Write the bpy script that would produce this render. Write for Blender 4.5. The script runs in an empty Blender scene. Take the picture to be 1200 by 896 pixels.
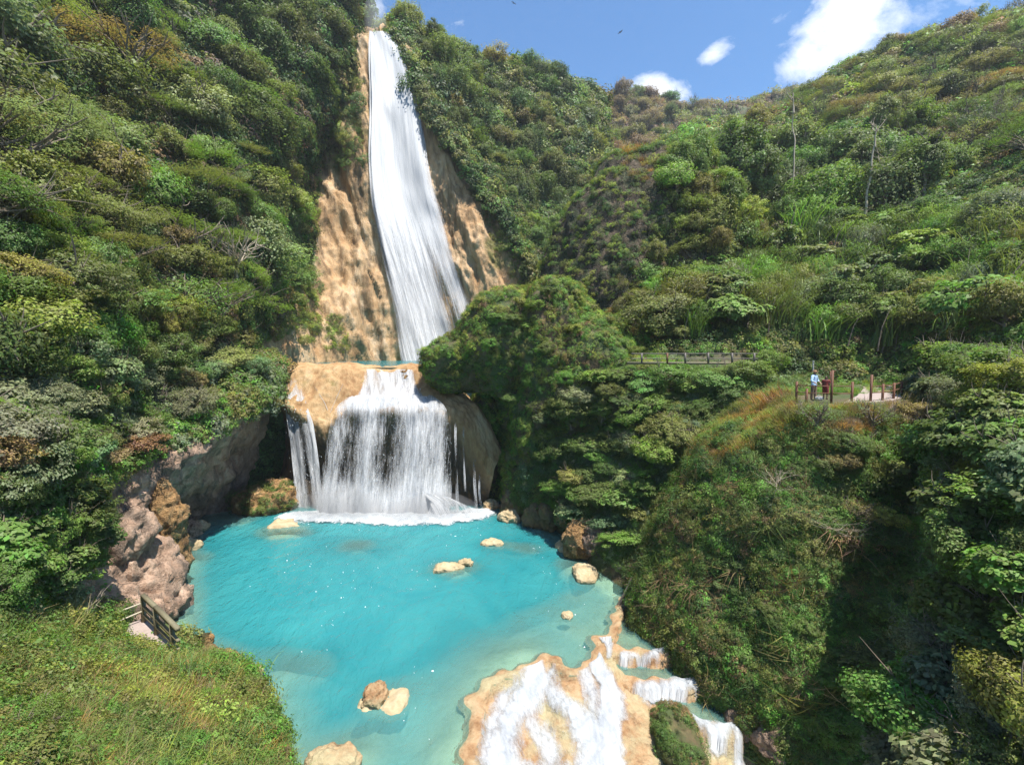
import bpy, math, random
import numpy as np
from mathutils import Vector, Matrix, Euler
from mathutils.bvhtree import BVHTree

random.seed(7)
RNG = np.random.default_rng(11)
scene = bpy.context.scene
COL = scene.collection
R = math.radians

# ------------------------------------------------------------------ camera
F = 530.0
PITCH = math.atan(38.0 / F)
CAM = np.array([0.0, 0.0, 16.0])
FWD = np.array([0, math.cos(PITCH), -math.sin(PITCH)])
UPV = np.array([0, math.sin(PITCH), math.cos(PITCH)])


def P(px, py, Y):
    """world point that lies Y metres ahead in the direction of a point of the view"""
    dx = (px - 600.0) / F
    dy = (448.0 - py) / F
    d = FWD + UPV * dy + np.array([dx, 0, 0])
    return CAM + d * (Y / d[1])


def PZ(px, py, z=0.0):
    dx = (px - 600.0) / F
    dy = (448.0 - py) / F
    d = FWD + UPV * dy + np.array([dx, 0, 0])
    return CAM + d * ((z - CAM[2]) / d[2])


def to_px(p):
    q = np.asarray(p, float) - CAM
    w = q @ FWD
    w = np.where(np.abs(w) < 1e-3, 1e-3, w)
    return 600 + F * q[..., 0] / w, 448 - F * (q @ UPV) / w, w


cam_data = bpy.data.cameras.new('camera')
cam = bpy.data.objects.new('camera', cam_data)
COL.objects.link(cam)
cam.location = CAM
cam.rotation_euler = (math.pi / 2 - PITCH, 0, 0)
cam_data.sensor_fit = 'HORIZONTAL'
cam_data.sensor_width = 36
cam_data.lens = F / 1200 * 36
cam_data.clip_start = 0.1
cam_data.clip_end = 3000
scene.camera = cam

# ------------------------------------------------------------------ noise


def _hash(ix, iy, iz, seed):
    h = (ix.astype(np.int64) * 374761393 + iy.astype(np.int64) * 668265263 + iz.astype(np.int64) * 2147483647 + seed * 974711) & 0xffffffff
    h = ((h ^ (h >> 13)) * 1274126177) & 0xffffffff
    h = (h ^ (h >> 16)) & 0xffffffff
    return h.astype(np.float64) / 4294967295.0


def vnoise(p, seed=0):
    p = np.asarray(p, float)
    i = np.floor(p)
    f = p - i
    u = f * f * f * (f * (f * 6 - 15) + 10)
    i = i.astype(np.int64)
    r = 0
    for dx in (0, 1):
        for dy in (0, 1):
            for dz in (0, 1):
                w = (u[..., 0] if dx else 1 - u[..., 0]) * (u[..., 1] if dy else 1 - u[..., 1]) * (u[..., 2] if dz else 1 - u[..., 2])
                r = r + w * _hash(i[..., 0] + dx, i[..., 1] + dy, i[..., 2] + dz, seed)
    return r * 2 - 1


def fbm(p, octv=4, seed=0, gain=0.5):
    p = np.asarray(p, float)
    a, t, s = 1.0, 0, 0
    for k in range(octv):
        t = t + a * vnoise(p * (2.03 ** k) + 17.3 * k, seed + k)
        s += a
        a *= gain
    return t / s


def ridged(p, octv=4, seed=0):
    p = np.asarray(p, float)
    a, t, s = 1.0, 0, 0
    for k in range(octv):
        t = t + a * (1 - 2 * np.abs(vnoise(p * (2.03 ** k) + 9.1 * k, seed + k)))
        s += a
        a *= 0.5
    return t / s

# ------------------------------------------------------------------ mesh helpers


def mesh_np(name, verts, quads=None, tris=None, smooth=False, attrs=None, uv=None):
    verts = np.asarray(verts, np.float32).reshape(-1, 3)
    me = bpy.data.meshes.new(name)
    me.vertices.add(len(verts))
    me.vertices.foreach_set('co', verts.ravel())
    loops, starts, n = [], [], 0
    if quads is not None and len(quads):
        q = np.asarray(quads, np.int32).reshape(-1, 4)
        loops.append(q.ravel())
        starts.append(np.arange(len(q)) * 4)
        n = len(q) * 4
    if tris is not None and len(tris):
        t = np.asarray(tris, np.int32).reshape(-1, 3)
        loops.append(t.ravel())
        starts.append(n + np.arange(len(t)) * 3)
    if loops:
        L = np.concatenate(loops)
        S = np.concatenate(starts).astype(np.int32)
        me.loops.add(len(L))
        me.loops.foreach_set('vertex_index', L)
        me.polygons.add(len(S))
        me.polygons.foreach_set('loop_start', S)
        if smooth:
            me.polygons.foreach_set('use_smooth', np.ones(len(S), bool))
    for k, v in (attrs or {}).items():
        v = np.asarray(v, np.float32)
        if v.ndim == 1:
            a = me.attributes.new(k, 'FLOAT', 'POINT')
            a.data.foreach_set('value', v)
        elif v.shape[1] == 3:
            a = me.attributes.new(k, 'FLOAT_VECTOR', 'POINT')
            a.data.foreach_set('vector', v.ravel())
        else:
            a = me.attributes.new(k, 'FLOAT_COLOR', 'POINT')
            a.data.foreach_set('color', v.ravel())
    me.update(calc_edges=True)
    return me


def link(name, me, mat=None, parent=None, loc=None):
    o = bpy.data.objects.new(name, me)
    COL.objects.link(o)
    if mat is not None and me is not None:
        for m in (mat if isinstance(mat, (list, tuple)) else [mat]):
            me.materials.append(m)
    if parent is not None:
        o.parent = parent
    if loc is not None:
        o.location = loc
    return o


def tag(o, label=None, cat=None, group=None, kind=None):
    if label:
        o['label'] = label
    if cat:
        o['category'] = cat
    if group:
        o['group'] = group
    if kind:
        o['kind'] = kind
    return o


def thing(name, label, cat, loc=(0, 0, 0), group=None):
    o = bpy.data.objects.new(name, None)
    COL.objects.link(o)
    o.location = loc
    o.empty_display_size = 0.3
    return tag(o, label, cat, group)


def catmull(pts, n):
    pts = np.asarray(pts, float)
    if len(pts) == 2:
        t = np.linspace(0, 1, n)[:, None]
        return pts[0] * (1 - t) + pts[1] * t
    d = np.r_[0, np.cumsum(np.linalg.norm(np.diff(pts, axis=0), axis=1) ** 0.75)]
    t = np.linspace(0, d[-1], n)
    return cat_at(pts, d, t)


def cat_at(pts, d, t):
    k = len(pts)
    m = np.zeros_like(pts)
    for i in range(k):
        a, b = max(i - 1, 0), min(i + 1, k - 1)
        m[i] = (pts[b] - pts[a]) / (d[b] - d[a])
    i = np.clip(np.searchsorted(d, t, 'right') - 1, 0, k - 2)
    h = (d[i + 1] - d[i])
    s = ((t - d[i]) / h)[:, None]
    h = h[:, None]
    return ((2 * s**3 - 3 * s**2 + 1) * pts[i] + (s**3 - 2 * s**2 + s) * h * m[i] + (-2 * s**3 + 3 * s**2) * pts[i + 1] + (s**3 - s**2) * h * m[i + 1])


def loft(rows, nu, nv):
    """rows of (px, py, Y) or world points -> nv x nu grid of world points; same parameter in every column"""
    W = [np.array([P(*q) if len(q) == 3 else q[:3] for q in r]) for r in rows]
    if len({len(r) for r in W}) == 1:
        W = np.array(W)
        du = np.r_[0, np.cumsum(np.mean(np.linalg.norm(np.diff(W, axis=1), axis=2), axis=0) ** 0.8)]
        tu = np.linspace(0, du[-1], nu)
        W = np.array([cat_at(r, du, tu) for r in W])
    else:
        W = np.array([catmull(r, nu) for r in W])
    # common parameter down the rows
    d = np.r_[0, np.cumsum(np.mean(np.linalg.norm(np.diff(W, axis=0), axis=2), axis=1) ** 0.8)]
    t = np.linspace(0, d[-1], nv)
    G = np.stack([cat_at(W[:, j], d, t) for j in range(nu)], axis=1)
    loft.row = np.interp(t, d, np.arange(len(d)))
    return G


def grid_normals(G):
    du = np.gradient(G, axis=1)
    dv = np.gradient(G, axis=0)
    n = np.cross(du, dv)
    n /= np.linalg.norm(n, axis=2, keepdims=True) + 1e-9
    return n


def grid_quads(nv, nu, flip=False):
    i = np.arange(nv * nu).reshape(nv, nu)
    q = np.stack([i[:-1, :-1], i[:-1, 1:], i[1:, 1:], i[1:, :-1]], -1).reshape(-1, 4)
    return q[:, ::-1] if flip else q


SURF = {}     # name -> (verts, quads) for scattering


class Land:
    pass


def land(name, rows, nu, nv, mat, amps, label=None, cat=None, kind='structure', seed=0, rock=None, objname=None, edit=None):
    """landform: lofted shell, pushed along its normal by layers of noise (amplitude, frequency, type)"""
    G = loft(rows, nu, nv)
    row = loft.row
    n = grid_normals(G)
    c = G.mean((0, 1))
    flip = np.mean(np.sum(n * (CAM - G), axis=2)) < 0
    if flip:
        n = -n
    for k, (a, f, ty) in enumerate(amps):
        q = G * f
        if ty == 'v':          # vertical flutes
            q = q * np.array([1, 1, 0.22])
        if ty == 's':          # strata
            q = q * np.array([0.35, 0.35, 1.6])
        if ty == 'd':          # gullies running down and across
            q = np.stack([q[..., 0] + 0.35 * q[..., 2], q[..., 1], 0.12 * q[..., 2]], -1) + 0.25 * np.stack([fbm(q * 0.5, 2, 3)] * 3, -1)
        d = ridged(q, 3, seed + 7 * k) if ty == 'r' else fbm(q, 4, seed + 7 * k)
        if ty == 'd':
            d = -np.abs(d) * 1.6 + 0.4
        G = G + n * (a * d)[..., None]
    if edit is not None:
        G = edit(G)
    q = grid_quads(nv, nu, flip)
    me = mesh_np(objname or name, G.reshape(-1, 3), q, smooth=True, attrs={'row': np.repeat(row, nu)})
    o = link(objname or name, me, mat)
    tag(o, label, cat, None, kind)
    SURF[name] = (G.reshape(-1, 3), q, o)
    return o


def blob(name, lumps, mat, amps, label=None, cat=None, kind=None, sub=5, seed=0, objname=None, boxy=0.88):
    """rock mass out of one or several overlapping uneven ellipsoids (centre, radii, spin)"""
    import bmesh
    bm = bmesh.new()
    bmesh.ops.create_icosphere(bm, subdivisions=sub, radius=1)
    v0 = np.array([v.co[:] for v in bm.verts])
    f0 = np.array([[v.index for v in f.verts] for f in bm.faces])
    bm.free()
    V, T = [], []
    for c, r, spin in lumps:
        v = v0.copy()
        v = np.sign(v) * np.abs(v) ** boxy
        v = v * np.array(r)
        cs, sn = math.cos(spin), math.sin(spin)
        v = np.stack([v[:, 0] * cs - v[:, 1] * sn, v[:, 0] * sn + v[:, 1] * cs, v[:, 2]], 1)
        nn = v / np.array(r) ** 1.0
        nn /= np.linalg.norm(nn, axis=1, keepdims=True)
        v = v + np.array(c)
        for k, (a, f, ty) in enumerate(amps):
            q = v * f
            if ty == 'v':
                q = q * np.array([1, 1, 0.25])
            if ty == 's':
                q = q * np.array([0.35, 0.35, 1.6])
            d = ridged(q, 3, seed + 7 * k) if ty == 'r' else fbm(q, 4, seed + 7 * k)
            v = v + nn * (a * d)[:, None]
        T.append(f0 + len(v) * len(V))
        V.append(v)
    V = np.concatenate(V)
    T = np.concatenate(T)
    o = link(objname or name, mesh_np(objname or name, V, None, T, smooth=True), mat)
    tag(o, label, cat, None, kind)
    SURF[name] = (V, T, o)
    return o


def inpoly(x, y, poly):
    x = np.asarray(x, float)
    y = np.asarray(y, float)
    c = np.zeros(x.shape, bool)
    p = np.asarray(poly, float)
    j = len(p) - 1
    for i in range(len(p)):
        a, b = p[i], p[j]
        m = ((a[1] > y) != (b[1] > y))
        with np.errstate(divide='ignore', invalid='ignore'):
            t = (b[0] - a[0]) * (y - a[1]) / (b[1] - a[1] + 1e-12) + a[0]
        c ^= m & (x < t)
        j = i
    return c


def dist_poly(x, y, poly, closed=True):
    p = np.asarray(poly, float)
    d = np.full(np.shape(x), 1e9)
    n = len(p)
    for i in range(n if closed else n - 1):
        a, b = p[i], p[(i + 1) % n]
        ab = b - a
        t = np.clip(((x - a[0]) * ab[0] + (y - a[1]) * ab[1]) / (ab @ ab + 1e-12), 0, 1)
        d = np.minimum(d, np.hypot(x - a[0] - t * ab[0], y - a[1] - t * ab[1]))
    return d


def sstep(a, b, x):
    t = np.clip((x - a) / (b - a), 0, 1)
    return t * t * (3 - 2 * t)
# ------------------------------------------------------------------ materials


class NT:
    def __init__(s, mat):
        mat.use_nodes = True
        s.t = mat.node_tree
        s.t.nodes.clear()

    def n(s, ty, **kw):
        nd = s.t.nodes.new(ty)
        for k, v in kw.items():
            if k in nd.inputs:
                nd.inputs[k].default_value = v
            else:
                setattr(nd, k, v)
        return nd

    def l(s, a, b):
        s.t.links.new(a, b)

    def math(s, op, a, b=None, clamp=False):
        nd = s.t.nodes.new('ShaderNodeMath')
        nd.operation = op
        nd.use_clamp = clamp
        for i, x in enumerate((a, b)):
            if x is None:
                continue
            if hasattr(x, 'links'):
                s.l(x, nd.inputs[i])
            else:
                nd.inputs[i].default_value = x
        return nd.outputs[0]

    def mix(s, f, a, b, ty='MIX'):
        nd = s.t.nodes.new('ShaderNodeMix')
        nd.data_type = 'RGBA'
        nd.blend_type = ty
        for i, x in ((0, f), (6, a), (7, b)):
            if hasattr(x, 'links'):
                s.l(x, nd.inputs[i])
            else:
                nd.inputs[i].default_value = x if i == 0 else (*x[:3], 1)
        return nd.outputs[2]

    def ramp(s, f, stops):
        nd = s.t.nodes.new('ShaderNodeValToRGB')
        e = nd.color_ramp.elements
        while len(e) < len(stops):
            e.new(0.5)
        for i, (p, c) in enumerate(stops):
            e[i].position = p
            e[i].color = (*c, 1) if len(c) == 3 else c
        s.l(f, nd.inputs[0])
        return nd.outputs[0]

    def noise(s, scale, detail=5, rough=0.6, vec=None, dist=0.0):
        nd = s.n('ShaderNodeTexNoise', Scale=scale, Detail=detail, Roughness=rough, Distortion=dist)
        if vec is not None:
            s.l(vec, nd.inputs['Vector'])
        return nd.outputs['Fac']

    def pos(s, sc=(1, 1, 1)):
        g = s.n('ShaderNodeNewGeometry')
        if sc == (1, 1, 1):
            return g.outputs['Position']
        m = s.n('ShaderNodeMapping')
        m.inputs['Scale'].default_value = sc
        s.l(g.outputs['Position'], m.inputs['Vector'])
        return m.outputs[0]


def mat_new(name):
    m = bpy.data.materials.new(name)
    return m, NT(m)


def simple(name, col, rough=0.7, var=0.25, scale=6.0, bump=0.2, metallic=0.0):
    m, t = mat_new(name)
    nz = t.noise(scale, 5, 0.65, t.pos())
    c = t.mix(nz, [x * (1 - var) for x in col], [min(1, x * (1 + var)) for x in col])
    b = t.n('ShaderNodeBsdfPrincipled', Roughness=rough, Metallic=metallic)
    t.l(c, b.inputs['Base Color'])
    bp = t.n('ShaderNodeBump', Strength=bump, Distance=0.05)
    t.l(nz, bp.inputs['Height'])
    t.l(bp.outputs[0], b.inputs['Normal'])
    o = t.n('ShaderNodeOutputMaterial')
    t.l(b.outputs[0], o.inputs[0])
    return m


def ground_mat(name, stops, scale=0.5, stretch=(1, 1, 1), bump=0.5, moss=None, mscale=0.25, mlo=0.5, mhi=0.6, dark=None, bdist=0.3, fine=6.0, wet_shade=None, crag=0.0):
    """rock or soil: ramp over broken noise, fine grain, moss patches, dark water streaks"""
    m, t = mat_new(name)
    p = t.pos(stretch)
    n1 = t.noise(scale, 9, 0.62, p, 0.6)
    n2 = t.noise(scale * fine, 6, 0.65, p)
    f = t.math('ADD', t.math('MULTIPLY', n1, 0.65), t.math('MULTIPLY', n2, 0.35))
    c = t.ramp(f, stops)
    if dark is not None:
        nd = t.noise(0.55, 5, 0.6, t.pos((1, 1, 0.12)))
        c = t.mix(t.ramp(nd, [(0.47, (0, 0, 0)), (0.62, (0.85, 0.85, 0.85))]), c, dark)
    if moss is not None:
        nm = t.noise(mscale, 7, 0.66, t.pos())
        mm = t.ramp(nm, [(mlo, (0, 0, 0)), (mhi, (1, 1, 1))])
        mc = t.mix(n2, [x * 0.6 for x in moss], [x * 1.4 for x in moss])
        c = t.mix(mm, c, mc)
    if wet_shade is not None:        # (attribute, from, to, colours): soaked rock, with overhang shade put into its colour
        at = t.n('ShaderNodeAttribute', attribute_type='GEOMETRY', attribute_name=wet_shade[0])
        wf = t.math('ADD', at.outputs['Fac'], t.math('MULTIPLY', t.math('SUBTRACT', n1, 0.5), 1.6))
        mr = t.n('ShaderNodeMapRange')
        mr.inputs['From Min'].default_value = wet_shade[1]
        mr.inputs['From Max'].default_value = wet_shade[2]
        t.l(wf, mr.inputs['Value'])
        c = t.mix(mr.outputs[0], c, t.ramp(f, wet_shade[3]))
    b = t.n('ShaderNodeBsdfPrincipled', Roughness=0.85)
    t.l(c, b.inputs['Base Color'])
    h = t.math('ADD', n1, t.math('MULTIPLY', n2, 0.4))
    if crag > 0:
        vo = t.n('ShaderNodeTexVoronoi', Scale=crag)
        vo.feature = 'DISTANCE_TO_EDGE'
        wv = t.n('ShaderNodeVectorMath', operation='ADD')
        cb = t.n('ShaderNodeCombineXYZ')
        t.l(t.math('MULTIPLY', n2, 1.2), cb.inputs[0])
        t.l(t.math('MULTIPLY', n1, 1.5), cb.inputs[2])
        t.l(t.pos((1, 1, 0.45)), wv.inputs[0])
        t.l(cb.outputs[0], wv.inputs[1])
        t.l(wv.outputs[0], vo.inputs['Vector'])
        h = t.math('ADD', h, t.math('MINIMUM', t.math('MULTIPLY', vo.outputs['Distance'], 2.2), 0.45))
    bp = t.n('ShaderNodeBump', Strength=bump, Distance=bdist)
    t.l(h, bp.inputs['Height'])
    t.l(bp.outputs[0], b.inputs['Normal'])
    o = t.n('ShaderNodeOutputMaterial')
    t.l(b.outputs[0], o.inputs[0])
    return m


def leaf_mat(name, inst=False, trans=0.38, rough=0.5, spec=0.24):
    """leaf: colour from the plant (object colour, or the tint of the instance), varied from leaf to leaf"""
    m, t = mat_new(name)
    if inst:
        a = t.n('ShaderNodeAttribute', attribute_type='INSTANCER', attribute_name='tint')
        col = a.outputs['Color']
    else:
        a = t.n('ShaderNodeObjectInfo')
        col = a.outputs['Color']
    lv = t.n('ShaderNodeAttribute', attribute_type='GEOMETRY', attribute_name='lv')
    hs = t.n('ShaderNodeHueSaturation')
    t.l(col, hs.inputs['Color'])
    v = lv.outputs['Fac']
    # lv is 0..1
    t.l(t.math('ADD', 0.47, t.math('MULTIPLY', v, 0.06)), hs.inputs['Hue'])
    t.l(t.math('ADD', 0.85, t.math('MULTIPLY', v, 0.25)), hs.inputs['Saturation'])
    t.l(t.math('ADD', 0.55, t.math('MULTIPLY', v, 0.95)), hs.inputs['Value'])
    b = t.n('ShaderNodeBsdfPrincipled', Roughness=rough)
    b.inputs['Specular IOR Level'].default_value = spec
    t.l(hs.outputs[0], b.inputs['Base Color'])
    tr = t.n('ShaderNodeBsdfTranslucent')
    t.l(t.mix(1.0, hs.outputs[0], (1.25, 1.35, 0.7), 'MULTIPLY'), tr.inputs['Color'])
    mx = t.n('ShaderNodeMixShader', Fac=trans)
    t.l(b.outputs[0], mx.inputs[1])
    t.l(tr.outputs[0], mx.inputs[2])
    o = t.n('ShaderNodeOutputMaterial')
    t.l(mx.outputs[0], o.inputs[0])
    return m


def fall_mat(name, us, vs, lo, hi, broken=0.5, maxa=1.0, col=(0.80, 0.805, 0.81), drop=0.0, grain=0.0, bump=0.3):
    """falling water: white, thread-like; gaps where the rock shows. 'flow' = (across, down, cover)"""
    m, t = mat_new(name)
    a = t.n('ShaderNodeAttribute', attribute_type='GEOMETRY', attribute_name='flow')
    sp = t.n('ShaderNodeSeparateXYZ')
    t.l(a.outputs['Vector'], sp.inputs[0])
    def vec(su, sv, off):
        cb = t.n('ShaderNodeCombineXYZ')
        t.l(t.math('MULTIPLY', sp.outputs[0], su), cb.inputs[0])
        t.l(t.math('MULTIPLY', sp.outputs[1], sv), cb.inputs[1])
        cb.inputs[2].default_value = off
        return cb.outputs[0]
    n1 = t.noise(1.0, 5, 0.6, vec(us, vs, 0), 0.4)
    n2 = t.noise(1.0, 6, 0.7, vec(us * 5, vs * 5, 3.3), 0.2)
    f = t.math('ADD', t.math('MULTIPLY', n1, 1 - broken), t.math('MULTIPLY', n2, broken))
    if grain > 0:
        n3 = t.noise(1.0, 3, 0.75, vec(us * 16, vs * 40, 7.7))
        f = t.math('ADD', t.math('MULTIPLY', f, 1 - grain), t.math('MULTIPLY', n3, grain))
    f = t.math('ADD', f, t.math('SUBTRACT', sp.outputs[2], 0.5))
    if drop > 0:
        vo = t.n('ShaderNodeTexVoronoi', Scale=1.0)
        t.l(vec(us * 9, vs * 30, 1.1), vo.inputs['Vector'])
        f = t.math('SUBTRACT', f, t.math('MULTIPLY', vo.outputs['Distance'], drop))
    al = t.ramp(f, [(lo, (0, 0, 0)), (hi, (maxa, maxa, maxa))])
    c = t.mix(t.ramp(t.math('ADD', t.math('MULTIPLY', n1, 0.5), t.math('MULTIPLY', n2, 0.5)), [(0.36, (0, 0, 0)), (0.62, (1, 1, 1))]), [x * y_ for x, y_ in zip(col, (0.66, 0.70, 0.75))], [min(x * 1.06, 0.95) for x in col])
    b = t.n('ShaderNodeBsdfPrincipled', Roughness=0.5)
    t.l(c, b.inputs['Base Color'])
    tl = t.n('ShaderNodeBsdfTranslucent')
    t.l(c, tl.inputs['Color'])
    mx0 = t.n('ShaderNodeMixShader', Fac=0.4)
    t.l(b.outputs[0], mx0.inputs[1])
    t.l(tl.outputs[0], mx0.inputs[2])
    bp = t.n('ShaderNodeBump', Strength=bump, Distance=0.25)
    t.l(f, bp.inputs['Height'])
    # spray scatters light from every side of its drops: the surface answers to light from above as well
    va = t.n('ShaderNodeVectorMath', operation='ADD')
    gn_ = t.n('ShaderNodeNewGeometry')
    t.l(gn_.outputs['Normal'], va.inputs[0])
    va.inputs[1].default_value = (0, 0, 0.85)
    vn = t.n('ShaderNodeVectorMath', operation='NORMALIZE')
    t.l(va.outputs[0], vn.inputs[0])
    t.l(vn.outputs[0], bp.inputs['Normal'])
    t.l(bp.outputs[0], b.inputs['Normal'])
    tp = t.n('ShaderNodeBsdfTransparent')
    mx = t.n('ShaderNodeMixShader')
    t.l(al, mx.inputs[0])
    t.l(tp.outputs[0], mx.inputs[1])
    t.l(mx0.outputs[0], mx.inputs[2])
    o = t.n('ShaderNodeOutputMaterial')
    t.l(mx.outputs[0], o.inputs[0])
    return m


def water_mat():
    m, t = mat_new('turquoise_water')
    a = t.n('ShaderNodeAttribute', attribute_type='GEOMETRY', attribute_name='depth')
    d = a.outputs['Fac']
    nz = t.ramp(t.noise(0.16, 5, 0.62, t.pos(), 1.2), [(0.36, (0, 0, 0)), (0.66, (1, 1, 1))])
    op = t.math('SUBTRACT', 1.0, t.math('POWER', 2.718, t.math('MULTIPLY', d, -0.85)))
    op = t.math('ADD', 0.15, t.math('MULTIPLY', op, 0.85), True)
    deep = t.mix(nz, WATER_A, WATER_B)
    c = t.mix(t.ramp(t.math('MULTIPLY', d, 0.55), [(0.0, (0, 0, 0)), (0.9, (1, 1, 1))]), WATER_SHALLOW, deep)
    df = t.n('ShaderNodeBsdfDiffuse')
    t.l(c, df.inputs['Color'])
    tp = t.n('ShaderNodeBsdfTransparent')
    tp.inputs['Color'].default_value = (0.75, 0.95, 0.95, 1)
    mx = t.n('ShaderNodeMixShader')
    t.l(op, mx.inputs[0])
    t.l(tp.outputs[0], mx.inputs[1])
    t.l(df.outputs[0], mx.inputs[2])
    gl = t.n('ShaderNodeBsdfGlossy', Roughness=0.06)
    w1 = t.noise(1.6, 4, 0.6, t.pos((1, 0.55, 1)), 0.5)
    w2 = t.noise(7.0, 3, 0.6, t.pos((1, 0.6, 1)))
    h = t.math('ADD', w1, t.math('MULTIPLY', w2, 0.28))
    bp = t.n('ShaderNodeBump', Strength=0.7, Distance=0.25)
    t.l(h, bp.inputs['Height'])
    t.l(bp.outputs[0], gl.inputs['Normal'])
    fr = t.n('ShaderNodeFresnel', IOR=1.33)
    t.l(bp.outputs[0], fr.inputs['Normal'])
    t.l(bp.outputs[0], df.inputs['Normal'])
    mx2 = t.n('ShaderNodeMixShader')
    t.l(fr.outputs[0], mx2.inputs[0])
    t.l(mx.outputs[0], mx2.inputs[1])
    t.l(gl.outputs[0], mx2.inputs[2])
    o = t.n('ShaderNodeOutputMaterial')
    t.l(mx2.outputs[0], o.inputs[0])
    return m


WATER_A = (0.021, 0.192, 0.214)
WATER_B = (0.036, 0.236, 0.248)
WATER_SHALLOW = (0.145, 0.285, 0.25)

M = {}
M['soil'] = ground_mat('hill_soil', [(0.25, (0.025, 0.03, 0.01)), (0.45, (0.06, 0.055, 0.022)), (0.6, (0.10, 0.08, 0.035)), (0.8, (0.16, 0.12, 0.06))], 0.35, moss=(0.05, 0.08, 0.018), mscale=0.12, mlo=0.42, mhi=0.58)
M['bank'] = ground_mat('bank_soil', [(0.25, (0.05, 0.05, 0.015)), (0.5, (0.13, 0.10, 0.04)), (0.8, (0.25, 0.18, 0.08))], 0.8, moss=(0.07, 0.11, 0.02), mscale=0.5, mlo=0.42, mhi=0.6, bdist=0.1)
M['domerock'] = ground_mat('dark_mossy_rock', [(0.3, (0.03, 0.022, 0.012)), (0.45, (0.075, 0.052, 0.03)), (0.58, (0.12, 0.085, 0.05)), (0.75, (0.17, 0.125, 0.08))], 1.1, bump=1.0, moss=(0.05, 0.06, 0.018), mscale=0.5, mlo=0.46, mhi=0.58, bdist=0.5, crag=0.8)
M['mossrock'] = ground_mat('mossy_rock', [(0.25, (0.03, 0.025, 0.012)), (0.45, (0.09, 0.06, 0.03)), (0.62, (0.16, 0.11, 0.05)), (0.8, (0.22, 0.15, 0.07))], 0.7, moss=(0.045, 0.065, 0.015), mscale=0.35, mlo=0.42, mhi=0.56)
M['cliff'] = ground_mat('tan_cliff_rock', [(0.30, (0.14, 0.075, 0.03)), (0.42, (0.36, 0.205, 0.088)), (0.53, (0.50, 0.325, 0.17)), (0.66, (0.58, 0.44, 0.29))], 0.2, (1, 1, 0.35), bump=1.0, moss=(0.14, 0.125, 0.03), mscale=0.08, mlo=0.55, mhi=0.64, dark=(0.15, 0.09, 0.04), bdist=0.8, fine=7)
M['traver'] = ground_mat('travertine', [(0.28, (0.13, 0.06, 0.02)), (0.42, (0.25, 0.135, 0.06)), (0.53, (0.36, 0.225, 0.115)), (0.68, (0.44, 0.33, 0.20))], 0.7, bump=0.9, bdist=0.25, moss=(0.36, 0.30, 0.17), mscale=0.45, mlo=0.46, mhi=0.6)
M['ledge'] = ground_mat('travertine_ledge', [(0.28, (0.14, 0.07, 0.025)), (0.42, (0.28, 0.15, 0.06)), (0.53, (0.40, 0.25, 0.115)), (0.68, (0.48, 0.35, 0.20))], 0.45, (1, 1, 0.4), bump=0.9, bdist=0.3, moss=(0.16, 0.13, 0.03), mscale=0.3, mlo=0.58, mhi=0.7, wet_shade=('row', 3.9, 5.2, [(0.3, (0.02, 0.018, 0.012)), (0.5, (0.06, 0.042, 0.025)), (0.62, (0.16, 0.085, 0.035)), (0.8, (0.26, 0.17, 0.09))]))  # darker past the brow: soaked rock and painted overhang shade
M['wetrock'] = ground_mat('wet_dark_rock', [(0.25, (0.03, 0.025, 0.015)), (0.45, (0.10, 0.07, 0.035)), (0.6, (0.22, 0.13, 0.05)), (0.8, (0.30, 0.2, 0.1))], 0.6, (1, 1, 0.4), moss=(0.06, 0.07, 0.02), mscale=0.5, mlo=0.52, mhi=0.62)
M['pinkrock'] = ground_mat('pink_rock', [(0.27, (0.12, 0.075, 0.05)), (0.42, (0.32, 0.20, 0.13)), (0.56, (0.46, 0.31, 0.215)), (0.72, (0.55, 0.42, 0.31))], 0.8, bump=0.8, dark=(0.10, 0.075, 0.055), bdist=0.35, crag=1.1)
M['orange'] = ground_mat('orange_rock', [(0.28, (0.10, 0.052, 0.018)), (0.42, (0.27, 0.145, 0.05)), (0.56, (0.40, 0.24, 0.10)), (0.72, (0.48, 0.35, 0.2))], 1.0, bump=1.0, bdist=0.3, moss=(0.07, 0.08, 0.02), mscale=0.6, mlo=0.55, mhi=0.65, crag=1.4)
M['palerock'] = ground_mat('pale_rock', [(0.25, (0.22, 0.15, 0.07)), (0.5, (0.40, 0.31, 0.18)), (0.75, (0.50, 0.44, 0.31))], 0.9, bump=0.5, bdist=0.15)
M['bed'] = ground_mat('pool_bed_silt', [(0.25, (0.18, 0.2, 0.12)), (0.5, (0.42, 0.42, 0.28)), (0.8, (0.62, 0.56, 0.4))], 0.35, bump=0.3)
M['path'] = ground_mat('pale_paving', [(0.3, (0.26, 0.20, 0.175)), (0.7, (0.38, 0.31, 0.275))], 1.5, bump=0.2, bdist=0.05)
M['water'] = water_mat()
M['leaf'] = leaf_mat('leaf')
M['cover'] = leaf_mat('ground_cover_leaf', True)
M['bark'] = ground_mat('bark', [(0.3, (0.10, 0.075, 0.05)), (0.7, (0.24, 0.19, 0.14))], 3.0, (1, 1, 0.2), bump=0.5, bdist=0.05)
M['palebark'] = simple('pale_dead_wood', (0.42, 0.34, 0.25), 0.8, 0.3, 5)
M['grey_wood'] = simple('grey_green_wood', (0.17, 0.15, 0.09), 0.8, 0.35, 8)
M['brown_wood'] = simple('red_brown_wood', (0.15, 0.065, 0.035), 0.7, 0.3, 8)
M['rope'] = simple('pale_rail', (0.45, 0.40, 0.30), 0.6, 0.2, 10)
M['cement'] = simple('white_cement', (0.5, 0.47, 0.43), 0.8, 0.15, 6)
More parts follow.
